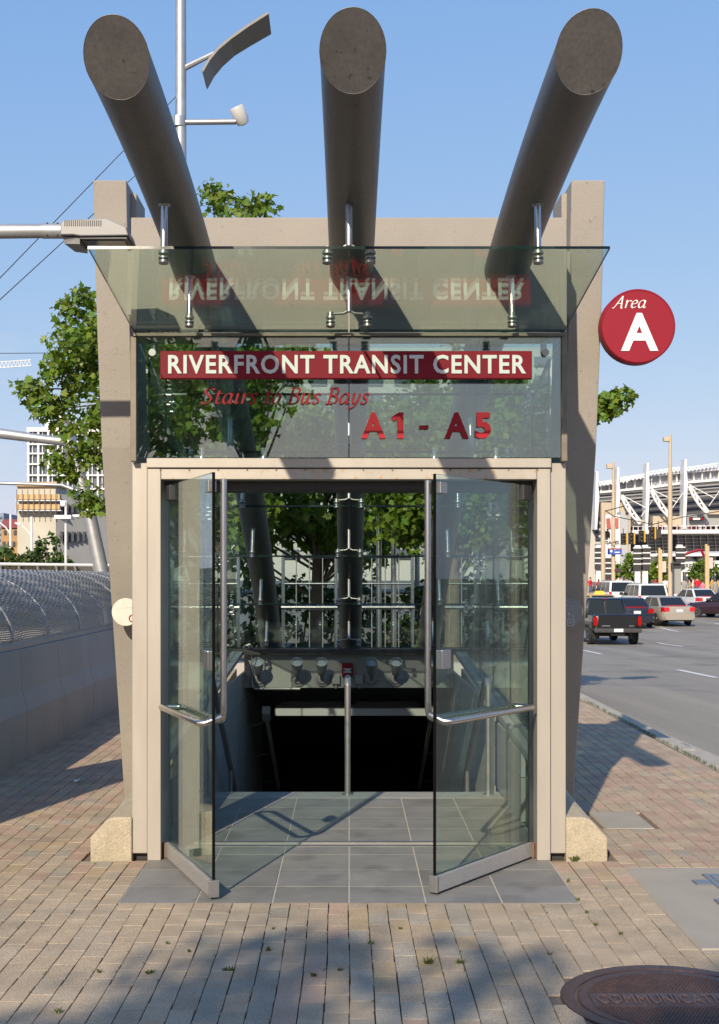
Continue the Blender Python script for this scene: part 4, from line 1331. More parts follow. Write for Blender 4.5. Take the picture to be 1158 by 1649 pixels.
railing(704, 862, 16.4, 'wide steel picket railing seen through the right glass door')
railing(300, 384, 16.4, 'steel picket railing seen through the left glass door')
hg = empty('added_hedge', (0, 22.6, 0), 'dark hedge added in place of shaded greenery behind the picket railings at the stair end', 'hedge')  # added dark backdrop, its leaf colour stands in for shaded greenery
rh = random.Random(55)
cl = [(rh.uniform(-3.3, 4.2), 23.8 + rh.uniform(-.35, .35), rh.uniform(.3, 1.55)) for _ in range(150)]
link(leaves_mesh('foliage', cl, 34, [.3] * 150, .12, LEAF_D, 56, simple=True), 'foliage', hg)
mb = MB()
for k in range(14): mb.tube([(-3 + k * .52, 23.8, 0), (-3 + k * .52 + .1, 23.8, .7), (-3 + k * .52 + .2, 23.75, 1.3)], .02, 5)
mb.build('stems', BARK, hg)['kind'] = 'stuff'
vs_ = empty('street_name_sign', (.75, 21, 0), 'dark green street name sign on twin steel posts behind the entrance', 'sign')
D = 19.8
for x in (610, 634): MB().cyl((px(x, 0, D).x, D, 0), (px(x, 0, D).x, D, px(0, 690, D).z), .045, n=12).build('post', STEEL, vs_, smooth=True)
a, b = px(600, 700, D), px(842, 684, D)
MB().box(a.x, b.x, D - .06, D - .02 + .1, a.z, b.z).build('bar', mat('dark_green_paint', (.02, .05, .035), .5), vs_)
text_obj('lettering', 'VINE STREET', px(687, 0, D).x, px(818, 0, D).x, px(0, 681, D).z, px(0, 666, D).z, D - .02, .03, mat('dark_grey_letter', (.10, .11, .11), .5), vs_, spacing=1.25)
D = 24.0
fs_ = empty('far_area_sign', (1.1, D, 2.5), 'far round red area sign half hidden by leaves behind the glass', 'sign')
c = px(655, 858, D)
MB().lathe([(.24, 0), (.25, .01), (.25, .10), (.24, .11)], c + Vector((0, .11, 0)), (0, -1, 0), 40).build('drum', RED, fs_, smooth=True, angle=35)
text_obj('letter', 'A', c.x - .09, c.x + .09, c.z - .13, c.z + .06, c.y - .002, .006, WHITE, fs_, bold=.02)
MB().cyl((c.x + .2, c.y + .06, 0), (c.x + .2, c.y + .06, c.z), .05, n=10).build('post', GALV, fs_)

# ================================================================== FAR BUILDINGS
def win_mat(name, c): return mat(name, c, .12, var=.2, scale=.4)
WGL = win_mat('dark_window', (.06, .07, .085)); WGL2 = win_mat('blue_window', (.12, .15, .19))
CONC = mat('raw_concrete', (.50, .475, .40), .9, var=.10, scale=.3)
CONC_D = mat('grey_concrete_side', (.36, .36, .35), .9, var=.12, scale=.3)
ORANGE = mat('orange_debris_net', (.60, .40, .20), .8, var=.12, scale=.6)
BRK = mat('red_brickwork', (.30, .12, .085), .9, var=.15, scale=1)
WHT = mat('white_cladding', (.72, .72, .71), .6, var=.05, scale=.4)
def fbox(x0, x1, y0, y1, D, dep, nm, m, par):
    """box whose front spans photo pixels x0..x1, y0..y1 at distance D, dep metres deep"""
    a = px(x0, y1, D); b = px(x1, y0, D)
    return MB().box(a.x, b.x, D, D + dep, a.z, b.z).build(nm, m, par)
cb = empty('concrete_tower', (-38, 160, 0), 'raw concrete tower block with orange net scaffolds under construction at far left', 'building')
D = 160
a = px(28, 925, D); b = px(90, 783, D)
MB().box(a.x, b.x, D, D + 14, -1, b.z).build('wall', CONC, cb)
MB().hexa([(b.x + .02, D, -1), (px(167, 0, D).x, D + 6, -1), (px(167, 0, D).x, D + 14, -1), (b.x + .02, D + 14, -1),
           (b.x + .02, D, px(0, 795, D).z), (px(167, 0, D).x, D + 6, px(0, 800, D).z), (px(167, 0, D).x, D + 14, px(0, 800, D).z), (b.x + .02, D + 14, px(0, 795, D).z)]).build('side_wall', CONC_D, cb)
for y0, y1 in ((796, 804), (812, 820)):
    fbox(25, 96, y0, y1, D - 1.2, 1.0, 'debris_net', ORANGE, cb)
    fbox(25, 98, y1 + 1, y1 + 2.6, D - 1.3, 1.2, 'scaffold_deck', WHT, cb)
fbox(25, 94, 776, 783, D - .5, 6, 'debris_net', ORANGE, cb)
for x in range(27, 98, 9):
    mb = MB(); p = px(x, 828, D - 1.5); q = px(x, 788, D - 1.5); mb.cyl(p, q, .05, n=5); mb.build('scaffold_pole', STEEL_D, cb)
for k_ in range(6):
    fbox(97 + k_ * 9, 101 + k_ * 9, 812, 826, D - .35 + k_ * .72, 1.2, 'window', WGL, cb)
    fbox(97 + k_ * 9, 101 + k_ * 9, 856, 872, D - .35 + k_ * .72, 1.2, 'window', WGL, cb)
gb = empty('glazed_tower', (-33, 185, 0), 'white framed glass block rising above the concrete tower at far left', 'building')
D = 185
fbox(45, 172, 690, 930, D, 18, 'wall', WGL2, gb)
for x in list(range(44, 175, 16)): fbox(x, x + 3.2, 688, 800, D - .5, .55, 'mullion', WHT, gb)
for x in list(range(52, 175, 16)): fbox(x, x + 1.1, 690, 800, D - .3, .35, 'glazing_bar', WHT, gb)
for y in (688, 714, 729, 746, 764, 786): fbox(43, 175, y, y + (7 if y == 688 else 2.5), D - .56, .5, 'spandrel', WHT, gb)
fbox(73, 80, 676, 688, D + 3, 3, 'roof_stack', WHT, gb)
sb = empty('striped_building', (-33, 150, 0), 'grey building with red brick bands far behind the leaning mast', 'building')
D = 178
fbox(120, 176, 830, 935, D - 12, 8, 'wall', mat('blue_grey_wall', (.25, .26, .29), .8), sb)
for y in (836, 848, 862, 876, 890): fbox(119.5, 177, y, y + 5.5, D - 12.2, .3, 'brick_band', BRK, sb)
rb_ = empty('red_roofed_house', (-50, 200, 0), 'small brick house with red roof at the far left edge', 'building')
D = 200
fbox(2, 32, 850, 930, D, 10, 'wall', mat('ochre_brick', (.42, .25, .12), .9, var=.1, scale=.5), rb_)
mb = MB(); a = px(1, 850, D - .4); b = px(33, 850, D - .4); c = px(28, 836, D + 5); d = px(5, 836, D + 5)
mb.prism([a, b, c, d], (0, 6, 0)); mb.build('roof', mat('red_roof', (.30, .07, .06), .8), rb_)
for x in (6, 14, 22): fbox(x, x + 4, 854, 861, D - .2, .3, 'window', WGL, rb_)
for x in (4, 12, 20, 27): fbox(x, x + 4, 872, 880, D - .2, .3, 'window', WGL, rb_)
bt = empty('blue_grey_tower', (-55, 220, 0), 'narrow blue grey tower cut off by the left edge', 'building')
fbox(-60, 6, 826, 930, 220, 15, 'wall', mat('blue_tower_wall', (.22, .27, .36), .6), bt)
for y in range(832, 900, 9): fbox(-55, 3, y, y + 3, 219.8, .3, 'window_band', WGL2, bt)
ob = empty('office_block', (5, 125, 0), 'pale grey office block seen through the entrance glass', 'building')
D = 125
fbox(215, 905, 560, 935, D, 20, 'wall', mat('pale_office_wall', (.46, .46, .44), .8, var=.06, scale=.2), ob)
om = None
for j in range(11):
    y = 575 + j * 31
    for i in range(15):
        x = 230 + i * 45
        a = px(x, y + 15, D); b = px(x + 26, y, D)
        if om is None:
            mb = MB(); mb.box(0, b.x - a.x, -.25, .1, 0, b.z - a.z); om = mb.mesh('window', WGL2)
        c = link(om, 'window', ob); c.location = (a.x, D, a.z)
# shrubs along the far side of the cut
for i, (x, s, lab) in enumerate(((10, 1.0, 'leftmost dark green shrub in the far row below the buildings'), (45, .9, 'second dark green shrub from the left in the far row'),
                                 (72, 1.15, 'tallest dark green shrub in the far row below the concrete tower'), (100, .8, 'rightmost dark green shrub in the far row beside the white pole'))):
    p = px(x, 905, 75)
    tree('far_shrub', lab, (p.x, 75 + i * .3, 0), 3.6 * s, [((0, 0, 2.2 * s), (1.15, 1.0, 1.4 * s))], 40, 26, .26, 60 + i, trunk_r=.08, group='far row of shrubs', m=LEAF_D, simple=True, clump_r=(.3, .55))
# slim poles on the left
def slim_pole(x, yt, yb, D, kind, label):
    p = px(x, yt, D); o = empty('lamp_post', (p.x, D, 0), label, 'lamp post', 'slim white poles at far left')
    MB().tube([(p.x, D, -.3), (p.x, D, p.z)], [D * .0012, D * .0009], 8).build('post', WHT, o)
    if kind == 'T':
        a, b = px(90, 836, D), px(117, 830, D)
        MB().box(a.x, b.x, D - .25, D + .25, a.z, b.z).build('lamp_head', WHT, o)
        MB().cyl(px(117, 831, D), px(138, 831, D), .05, n=6).build('arm', WHT, o)
        MB().cyl(px(98, 811, D), px(106, 811, D), .10, n=6).build('arm', WHT, o)
    else:
        q = [px(x, yt + 32, D), px(x - 8, yt + 21, D), px(x - 18, yt + 13, D)]
        MB().tube(q, .05, 6).build('arm', WHT, o)
        MB().tube([q[-1], q[-1] + Vector((-.35, 0, .12))], [.10, .05], 6).build('lamp_head', WHT, o)
slim_pole(106, 806, 930, 40, 'T', 'white pole with cross arm lamp in front of the concrete tower')
slim_pole(17, 828, 905, 80, 'C', 'slim white lamp post at far left before the red roofed house')
slim_pole(51, 832, 910, 80, 'C', 'slim white lamp post in front of the raw concrete wall')
# crane boom
cr = empty('tower_crane', (-70, 230, 0), 'white lattice crane boom reaching in from the left edge', 'crane')
D = 230; mb = MB()
a, b = px(-160, 603, D), px(50, 589, D)
dz = Vector((0, 0, 1.15))
mb.cyl(a, b, .09, n=5); mb.cyl(a + dz, b + dz * .9, .09, n=5)
n = 34
for i in range(n):
    p = a.lerp(b, i / n); q = a.lerp(b, (i + .5) / n); r_ = a.lerp(b, (i + 1) / n)
    mb.cyl(p, q + dz, .055, n=4); mb.cyl(q + dz, r_, .055, n=4)
mb.build('boom', WHT, cr)
mb = MB(); m0 = px(-150, 596, D)
mb.box(m0.x - .8, m0.x + .8, D - .8, D + .8, -1, m0.z); mb.build('mast', WHT, cr)

# ================================================================== RIGHT SIDE: STADIUM
st = empty('ballpark_stadium', (60, 210, 0), 'white steel ballpark stadium with spired columns at far right', 'stadium')
D = 205.0
WST = mat('white_steel', (.74, .73, .72), .5, var=.04, scale=.5)
BEI = mat('beige_stadium_wall', (.48, .40, .30), .8, var=.06, scale=.4)
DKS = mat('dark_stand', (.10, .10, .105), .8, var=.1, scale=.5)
GST = mat('grey_stand_step', (.30, .30, .30), .8)
def zf(x, y): return (920 + x * .2055, 680 + y * .2055)          # stadium sketch units -> photo pixels
def SP(x, y, D=D):
    u, v = zf(x, y); return px(u, v, D)
def spoly(pts, dep, nm, m, D_=D, par=None):
    return MB().prism([SP(x, y, D_) for x, y in pts], (0, dep, 0)).build(nm, m, par or st)
# stand underside: stepped dark rakers
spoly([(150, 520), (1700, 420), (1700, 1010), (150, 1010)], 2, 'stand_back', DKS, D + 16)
for k in range(11):
    y = 490 + k * 27
    spoly([(190 + k * 6, y + 62 - (190) * .10), (1700, y - 62 - 20), (1700, y - 52 - 20), (190 + k * 6, y + 72 - 19)], .6, 'stand_step', GST, D + 14 - k * .9)
# roof edge
spoly([(160, 500), (600, 402), (900, 372), (1300, 340), (1700, 320), (1700, 342), (1300, 362), (900, 396), (600, 428), (160, 520)], 5, 'roof_edge', WST, D - 2)
spoly([(170, 545), (600, 505), (900, 462), (1300, 430), (1700, 410), (1700, 425), (1300, 447), (900, 480), (600, 522), (170, 560)], 5, 'lower_chord', WST, D - 2)
spoly([(175, 515), (600, 425), (900, 392), (1300, 358), (1700, 340), (1700, 415), (1300, 434), (900, 466), (600, 508), (175, 550)], .5, 'roof_glazing', mat('grey_blue_panel', (.42, .45, .52), .3), D - .5)
for k in range(22):
    x = 230 + k * 66
    yt = np.interp(x, [160, 600, 900, 1300, 1700], [500, 402, 372, 340, 320]); yb = np.interp(x, [160, 600, 900, 1300, 1700], [550, 512, 468, 436, 415])
    spoly([(x, yt), (x + 9, yt), (x + 9, yb), (x, yb)], 1.2, 'roof_post', WST, D - 1.4)
# columns with spires, curved trusses
for x, t, b, wt in ((203, 385, 840, 30), (368, 352, 830, 32), (600, 318, 850, 34), (897, 288, 835, 36), (1240, 250, 820, 40), (1600, 210, 820, 44)):
    yr = float(np.interp(x, [160, 600, 900, 1300, 1700], [520, 428, 396, 362, 342]))
    spoly([(x - 8, t), (x + 8, t), (x + 10, yr), (x + 17, yr + 70), (x - 1, b), (x - 19, b), (x - 12, yr)], 2.4, 'column', WST, D - 4.6)
    if x > 300:
        L = (b - yr) * .62
        A = [(x + 22, yr + 105), (x + 55, yr + 180), (x + 100, yr + 250), (x + 165, yr + 320)]
        B = [(x + 34, yr + 92), (x + 80, yr + 165), (x + 130, yr + 235), (x + 178, yr + 300)]
        mb = MB()
        mb.tube([SP(*p, D - 5) for p in A], .17, 6); mb.tube([SP(*p, D - 5) for p in B], .15, 6)
        for k in range(3):
            mb.cyl(SP(*A[k + 1], D - 5), SP(*B[k], D - 5), .16, n=5); mb.cyl(SP(*A[k + 1], D - 5), SP(*B[k + 1], D - 5), .16, n=5)
        mb.build('curved_truss', WST, st)
        mb = MB(); mb.cyl(SP(x + 20, yr + 90, D - 4), SP(x + 230, yr + 200, D - 4), .09, n=4); mb.cyl(SP(x + 180, yr + 260, D - 4), SP(x + 300, yr + 90, D - 4), .07, n=4)
        mb.build('tie_rod', WST, st)
    # light truss along the roof top
    mb = MB(); p = SP(x + 10, yr - 40, D - 3); q = SP(x + 250, yr - 75, D - 3); r_ = SP(x + 10, yr - 8, D - 3); s_ = SP(x + 250, yr - 40, D - 3)
    mb.cyl(p, q, .14, n=4)
    for k in range(8):
        mb.cyl(p.lerp(q, k / 8), r_.lerp(s_, (k + .5) / 8), .08, n=4); mb.cyl(p.lerp(q, (k + 1) / 8), r_.lerp(s_, (k + .5) / 8), .08, n=4)
    mb.build('roof_truss', WST, st)
# beige boxes, signs, concourse
spoly([(235, 628), (425, 628), (425, 735), (235, 735)], 4, 'beige_box', BEI, D - 4)
spoly([(640, 735), (860, 735), (860, 812), (640, 812)], 4, 'beige_box', BEI, D - 3)
spoly([(1075, 690), (1700, 680), (1700, 720), (1075, 720)], 4, 'beige_box', BEI, D - 3)
spoly([(900, 725), (1700, 715), (1700, 810), (900, 810)], 3, 'press_box', mat('grey_band', (.30, .31, .32), .6), D - 2)
o = spoly([(930, 742), (1040, 740), (1040, 770), (930, 772)], .5, 'screen', mat('black_screen', (.03, .03, .03), .4), D - 3)
spoly([(955, 749), (1010, 748), (1010, 764), (955, 765)], .2, 'screen_text', WHT, D - 3.3)
spoly([(932, 748), (950, 747), (950, 765), (932, 766)], .2, 'screen_text', RED, D - 3.3)
spoly([(1015, 746), (1036, 745), (1036, 764), (1015, 765)], .2, 'screen_text', RED, D - 3.3)
spoly([(470, 765), (565, 760), (565, 790), (470, 792)], .5, 'stand_sign', mat('tan_sign', (.45, .38, .28), .7), D - 3)
spoly([(480, 845), (1700, 835), (1700, 868), (480, 872)], 6, 'concourse_slab', WST, D - 6)
spoly([(480, 815), (1700, 803), (1700, 808), (480, 819)], .3, 'guard_rail', WST, D - 6)
for k in range(30):
    x = 485 + k * 38
    spoly([(x, 812), (x + 4, 812), (x + 4, 845), (x, 845)], .3, 'guard_post', WST, D - 6)
rr_ = random.Random(77)
for k in range(20):
    x = 690 + k * 44 + rr_.uniform(-8, 8)
    spoly([(x, 808), (x + 17, 808), (x + 17, 838), (x, 838)], .3, 'guard_panel', [RED, WHT, mat('pink_panel', (.5, .3, .28), .7)][k % 3], D - 5.4)
# glazed facade
FG = win_mat('facade_glass', (.07, .085, .09))
for (xa, xb, ya, yb) in ((600, 770, 880, 1030), (838, 1700, 862, 1012)):
    spoly([(xa - 20, ya), (xb, ya - 8), (xb, yb - 6), (xa, yb)], 1, 'facade_glass', FG, D - 1)
    for k in range(int((xb - xa) / 58) + 1):
        x = xa + k * 58
        spoly([(x - 8, ya), (x - 3, ya), (x + 12, yb), (x + 7, yb)], .4, 'facade_mullion', GREY_PL, D - 1.5)
    for k in range(5):
        y = ya + 22 + k * 27
        spoly([(xa - 14, y), (xb, y - 6), (xb, y - 2), (xa - 14, y + 4)], .35, 'facade_transom', GREY_PL, D - 1.46)
spoly([(480, 1032), (1700, 1022), (1700, 1044), (480, 1052)], 5, 'canopy_slab', WST, D - 6)
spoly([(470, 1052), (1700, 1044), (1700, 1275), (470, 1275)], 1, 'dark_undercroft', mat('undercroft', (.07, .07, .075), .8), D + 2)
for x in (530, 675, 745, 900, 1000, 1120, 1240):
    spoly([(x, 1050), (x + 14, 1050), (x + 14, 1275), (x, 1275)], 1.5, 'undercroft_column', WST, D - 3)
mb = MB()
for x in (540, 620, 735, 905, 1010):
    mb.cyl(SP(x, 1060, D - 3), SP(x + 75, 1150, D - 3), .75, n=5)
mb.build('diagonal_brace', WST, st)['kind'] = 'stuff'
spoly([(470, 1168), (680, 1164), (680, 1190), (470, 1192)], 3, 'low_slab', WST, D - 5)
# arched entrance sign
gp = [(858, 1175), (858, 1105)] + [(858 + 20 * k, 1105 - 62 * math.sin(math.pi * (k / 20))) for k in range(1, 20)] + [(1258, 1105), (1258, 1175)]
spoly([(858, 1095), (1258, 1080), (1258, 1168), (858, 1172)], 1.2, 'entrance_sign', WHT, D - 8)
a, b = SP(862, 1142, D - 8), SP(1225, 1108, D - 8)
text_obj('sign_lettering', 'GREAT AMERICAN', a.x, b.x, a.z, b.z, D - 8.01, .15, mat('sign_grey_ink', (.12, .13, .14), .5), st, bold=.01)
mb = MB(); mb.tube([SP(880 + k * 14, 1040 - 38 * math.sin(math.pi * k / 20), D - 8) for k in range(11)] + [SP(1020 + k * 4, 1005 + k * 10, D - 8) for k in range(1, 6)], .22, 5); mb.build('red_scroll', RED, st)
# left end: lattice stair tower
spoly([(130, 640), (235, 640), (235, 1250), (130, 1250)], 5, 'stair_tower', mat('pale_stair_tower', (.52, .50, .46), .7), D - 2)
for k in range(9):
    spoly([(190, 745 + k * 52), (236, 745 + k * 52), (236, 768 + k * 52), (190, 768 + k * 52)], .4, 'stair_opening', WGL, D - 2.4)
# banner tower
bn = empty('banner_tower', (46, 195, 0), 'tall white banner tower beside the stadium with red pictures and GAMES lettering', 'banner')
Db = 196
spoly([(255, 725), (385, 725), (385, 1260), (255, 1260)], 2.5, 'banner_frame', WHT, Db, bn)
spoly([(275, 755), (305, 750), (312, 830), (280, 838)], .2, 'banner_picture', mat('red_brown_print', (.42, .10, .08), .7), Db - .25, bn)
spoly([(345, 752), (370, 748), (370, 825), (350, 830)], .2, 'banner_picture', mat('red_print', (.50, .12, .10), .7), Db - .25, bn)
spoly([(388, 700), (445, 740), (445, 1250), (388, 1250)], 3, 'banner_side', mat('grey_banner_side', (.42, .43, .45), .7), Db, bn)
spoly([(447, 720), (465, 730), (465, 1250), (447, 1250)], 3, 'banner_edge', BEI, Db, bn)
INK = mat('black_ink', (.03, .03, .03), .6)
a, b = SP(268, 955, Db), SP(372, 928, Db)
text_obj('lettering', 'GAMES', a.x, b.x, a.z, b.z, Db - .02, .12, INK, bn, bold=.01)
mb = MB(); mb.tube([SP(266, 905, Db - .2), SP(266, 880, Db - .2), SP(292, 872, Db - .2)], .5, 5); mb.cyl(SP(262, 862, Db - .2), SP(262, 850, Db - .2), .9, .05, n=5); mb.cyl(SP(288, 873, Db - .2), SP(304, 868, Db - .2), .9, .05, n=5)
mb.build('arrow', INK, bn)

# light poles before the stadium
TAN = mat('tan_pole_paint', (.50, .40, .28), .6, var=.06, scale=2)
def tall_lamp(x, yt, D, r, label, side=-1):
    p = SP(x, yt, D); g0 = gz(D)
    o = empty('street_lamp', (p.x, D, g0), label, 'street lamp', 'tan street lamps before the stadium')
    zc = SP(x, yt + 290, D).z
    MB().tube([(p.x, D, g0), (p.x, D, zc), (p.x, D, zc + .02), (p.x, D, p.z)], [r * 1.35, r * 1.3, r, r * .8], 10).build('post', TAN, o, smooth=True)
    h = SP(x - 8, yt + 40, D)
    MB().box(h.x - D * .0045, h.x, D - .2, D + .2, h.z - .12, h.z + D * .0022).build('lamp_head', TAN, o, bevel=.03)
    MB().cyl((p.x, D, h.z + .06), (h.x, D, h.z + .06), .05, n=6).build('arm', TAN, o)
tall_lamp(775, 98, 92, .125, 'tall tan street lamp in front of the stadium, the taller of two')
tall_lamp(330, 310, 96, .12, 'shorter tan street lamp at the left end of the stadium')
def sign_post(x, yt, D, w, label):
    p = SP(x, yt, D); g0 = gz(D)
    o = empty('banner_post', (p.x, D, g0), label, 'post', 'yellow banner posts')
    MB().box(p.x - w, p.x, D - .1, D + .1, g0, p.z).build('post', mat('yellow_tan_paint', (.58, .42, .20), .6), o)
    MB().box(p.x + .01, p.x + w, D - .08, D + .1, g0, p.z - .12).build('post', TAN, o)
    q = SP(x + 45, yt + 105, D); r_ = SP(x + 12, yt + 190, D)
    MB().box(p.x + w + .01, q.x, D - .05, D - .02, r_.z, q.z).build('banner', mat('pink_white_banner', (.66, .48, .46), .7), o)
sign_post(697, 985, 92, .13, 'yellow post with small pink banner left of the tall tan lamp')
sign_post(1064, 955, 91, .14, 'yellow post with pink banner at the right among the people')
def totem(x, yt, D, label):
    p = SP(x, yt, D); g0 = gz(D); o = empty('light_totem', (p.x, D, g0), label, 'light totem', 'white totems with dark louvres')
    zb = SP(x, yt + 235, D).z; w = D * .0022
    MB().box(p.x - w, p.x + w, D - .15, D + .15, g0, p.z).build('post', WHT, o, bevel=.02)
    for k in range(4):
        z = SP(x, yt + 45 + k * 42, D).z
        mb = MB(); mb.box(p.x - w * 1.6, p.x + w * 1.6, D - .32, D - .151, z - w * 1.1, z + w * .9); mb.build('louvre', DARKM, o)
        mb = MB(); mb.box(p.x - w * 1.7, p.x + w * 1.7, D - .36, D - .151, z + w * .92, z + w * 1.35); mb.build('louvre_cap', WHT, o)
for x, y, lab in ((215, 960, 'leftmost white totem with dark louvres before the stadium'), (296, 1040, 'white totem with dark louvres below the blue sign'), (518, 965, 'left of the close pair of white louvred totems'),
                  (577, 962, 'right of the close pair of white louvred totems'), (848, 960, 'white louvred totem just right of the tall tan lamp')):
    totem(x, y, 104, lab)
# blue direction sign
bs = empty('direction_sign', (26, 84, 4), 'blue direction sign with white arrow on the shorter tan lamp', 'sign')
a, b = SP(285, 1036, 95.7), SP(394, 998, 95.7)
MB().box(a.x, b.x, 95.6, 95.7, a.z, b.z).build('panel', mat('sign_blue', (.03, .09, .42), .5), bs)
MB().box(a.x, b.x, 95.58, 95.71, b.z + .01, b.z + .09).build('top_edge', RED, bs)
mb = MB()
for k in range(2):
    z = a.z + .12 + k * .20; mb.box(a.x + .5, b.x - .15 - k * .35, 95.57, 95.598, z, z + .085)
mb.cyl((a.x + .25, 95.57, a.z + .25), (a.x + .25, 95.598, a.z + .25), .10, n=8)
mb.build('print', WHT, bs)['kind'] = 'stuff'
# traffic signals hung on a mast arm
YEL = mat('signal_yellow', (.55, .33, .03), .5)
sm_ = empty('signal_mast', (17.5, 92, 0), 'dark span wire carrying traffic signals across the street', 'wire')
D = 92
mb = MB(); mb.tube([SP(265, 690, D), SP(330, 735, D), SP(470, 765, D), SP(640, 800, D), SP(860, 745, D), SP(1400, 660, D)], .035, 5); mb.build('span_wire', DARKM, sm_)
mb = MB(); mb.cyl((SP(250, 680, D).x, D, gz(D)), SP(250, 690, D), .16, n=8); mb.build('pole', TAN, sm_)
mb = MB(); mb.cyl(SP(250, 700, D), SP(420, 655, D), .04, n=5); mb.build('guy_wire', DARKM, sm_)
def signal(x, yt, yb, lab, hd=None):
    p, q = SP(x, yt, D), SP(x, yb, D)
    o = empty('traffic_signal', (p.x, D, q.z), lab, 'traffic signal', 'traffic signals over the street')
    h = p.z - q.z; w = h * .19
    MB().box(p.x - w, p.x + w, D - .06, D + .16, q.z, p.z).build('housing', mat('signal_black', (.02, .02, .02), .5), o)
    MB().box(p.x + w + .005, p.x + w + .10, D - .22, D + .18, q.z, p.z).build('side_panel', YEL, o)
    for k in range(3):
        z = p.z - h * (k + .5) / 3
        MB().lathe([(h * .125, 0), (h * .125, .16), (h * .11, .16), (h * .11, .02)], (p.x, D - .061, z), (0, -1, 0), 14).build('visor', YEL if k == 5 else DARKM, o)
        MB().lathe([(h * .10, 0), (h * .08, .02)], (p.x, D - .065, z), (0, -1, 0), 12).build('lens', mat('signal_lens', (.16, .12, .10), .3), o)
    MB().cyl((p.x, D + .05, p.z), (p.x, D + .05, p.z + .35), .03, n=5).build('hanger', DARKM, o)
signal(408, 870, 960, 'leftmost of four black and yellow traffic signals')
signal(468, 865, 955, 'second from left of four black and yellow traffic signals')
signal(548, 848, 940, 'third from left of four black and yellow traffic signals')
signal(630, 820, 915, 'rightmost of four black and yellow traffic signals')
o = empty('traffic_signal', (23, 91, 0), 'black box signal seen from behind right of the four traffic signals', 'traffic signal')
a, b = SP(663, 908, 92), SP(705, 838, 92); MB().box(a.x, b.x, 92, 92.3, a.z, b.z).build('housing', DARKM, o, bevel=.03)
MB().cyl(((a.x + b.x) / 2, 92.1, b.z), ((a.x + b.x) / 2, 92.1, b.z + .6), .03, n=5).build('hanger', DARKM, o)
o = empty('pedestrian_signal', (25, 62, 0), 'black box pedestrian signal on the tall tan lamp', 'signal')
a, b = SP(780, 1148, 91.5), SP(855, 1100, 91.5); MB().box(a.x, b.x, 91.3, 91.6, a.z, b.z).build('housing', DARKM, o, bevel=.04)
MB().box(a.x + .1, b.x - .1, 91.1, 91.299, b.z - .1, b.z).build('hood', DARKM, o)
o = empty('red_signal', (22, 84, 0), 'small dark pedestrian signal showing red on the shorter tan lamp', 'signal')
a, b = SP(352, 1180, 84), SP(394, 1145, 84); MB().box(a.x, b.x, 84, 84.4, a.z, b.z).build('housing', DARKM, o, bevel=.03)
MB().box(a.x + .12, b.x - .5, 83.95, 83.998, a.z + .12, b.z - .12).build('lens', RED, o)
cab = empty('control_cabinet', (25, 96, 0), 'grey control cabinet standing among the people', 'cabinet')
a, b = SP(810, 1180, 96), SP(862, 1125, 96); MB().box(a.x, b.x, 96, 96.6, gz(96), b.z).build('housing', GREY_PL, cab, bevel=.02)
MB().box(a.x + .04, b.x - .04, 95.97, 95.998, gz(96) + .15, b.z - .1).build('cabinet_door', GREY_PL, cab)
# small trees by the stadium
for i, (x, s, lab) in enumerate(((415, 1.15, 'small green tree left of the paired totems'), (715, 1.0, 'small green tree behind the yellow post'), (1040, .95, 'small green tree at the right in front of the arched sign'), (590, .8, 'low green tree behind the white cars'))):
    p = SP(x, 1180, 118)
    tree('small_tree', lab, (p.x, 118, 0), 3.5 * s, [((0, 0, 2.3 * s), (1.3 * s, 1.1, 1.25 * s))], 34, 22, .32, 90 + i, trunk_r=.09, group='small trees by the stadium', simple=True, clump_r=(.35, .6))

# ================================================================== CARS
TYRE = mat('tyre_rubber', (.02, .02, .02), .85); RIM = mat('alloy_rim', (.35, .35, .36), .3, metal=.8)
CGL = mat('car_glass', (.015, .02, .022), .05, var=.02); TAIL = mat('tail_lamp_red', (.55, .012, .012), .2, coat=.5)
BRAKE = emit('lit_brake_lamp', (.8, .02, .015), 0.7); PLATE = mat('number_plate', (.62, .63, .66), .5); BLKP = mat('black_trim', (.018, .018, .018), .55)
CHROME = mat('chrome', (.6, .6, .6), .15, metal=1)
def paint(name, c): return mat(name, c, .28, var=.03, scale=2, coat=.6)
def xsec(y, zb, zt, hw, r=.09):
    """body cross-section ring at station y"""
    return [(-hw + r, y, zb), (hw - r, y, zb), (hw, y, zb + r * 1.4), (hw, y, zb + (zt - zb) * .62), (hw - r * .55, y, zt - r * .5), (hw - r * 1.7, y, zt),
            (-hw + r * 1.7, y, zt), (-hw + r * .55, y, zt - r * .5), (-hw, y, zb + (zt - zb) * .62), (-hw, y, zb + r * 1.4)]
def quad_on(mb, a, b, c, d, inset, out, th=.012):
    """window patch on the quad a b c d, pulled in by inset (fraction) and pushed out"""
    P = [Vector(p) for p in (a, b, c, d)]; ctr = sum(P, Vector()) / 4
    n = (P[1] - P[0]).cross(P[3] - P[0]).normalized()
    if n.dot(ctr - Vector((0, 0, .8))) < 0: n = -n
    Q = [p.lerp(ctr, inset) + n * out for p in P]
    mb.prism(Q, n * th)
def wheel(o, x, y, r, w):
    sx = 1 if x > 0 else -1
    t = MB().lathe([(r * .62, -.01), (r * .93, -.01), (r, .025), (r, w - .025), (r * .93, w + .005), (r * .62, w + .005)], (x - sx * w, y, r), (sx, 0, 0), 22).build('wheel', TYRE, o, smooth=True, angle=35, local=True)
    mb = MB(); mb.lathe([(r * .64, w - .02), (r * .60, w + .008), (r * .15, w - .01), (r * .10, w + .012)], (x - sx * w, y, r), (sx, 0, 0), 18)
    mb.build('rim', RIM, t, smooth=True, angle=30, local=True)
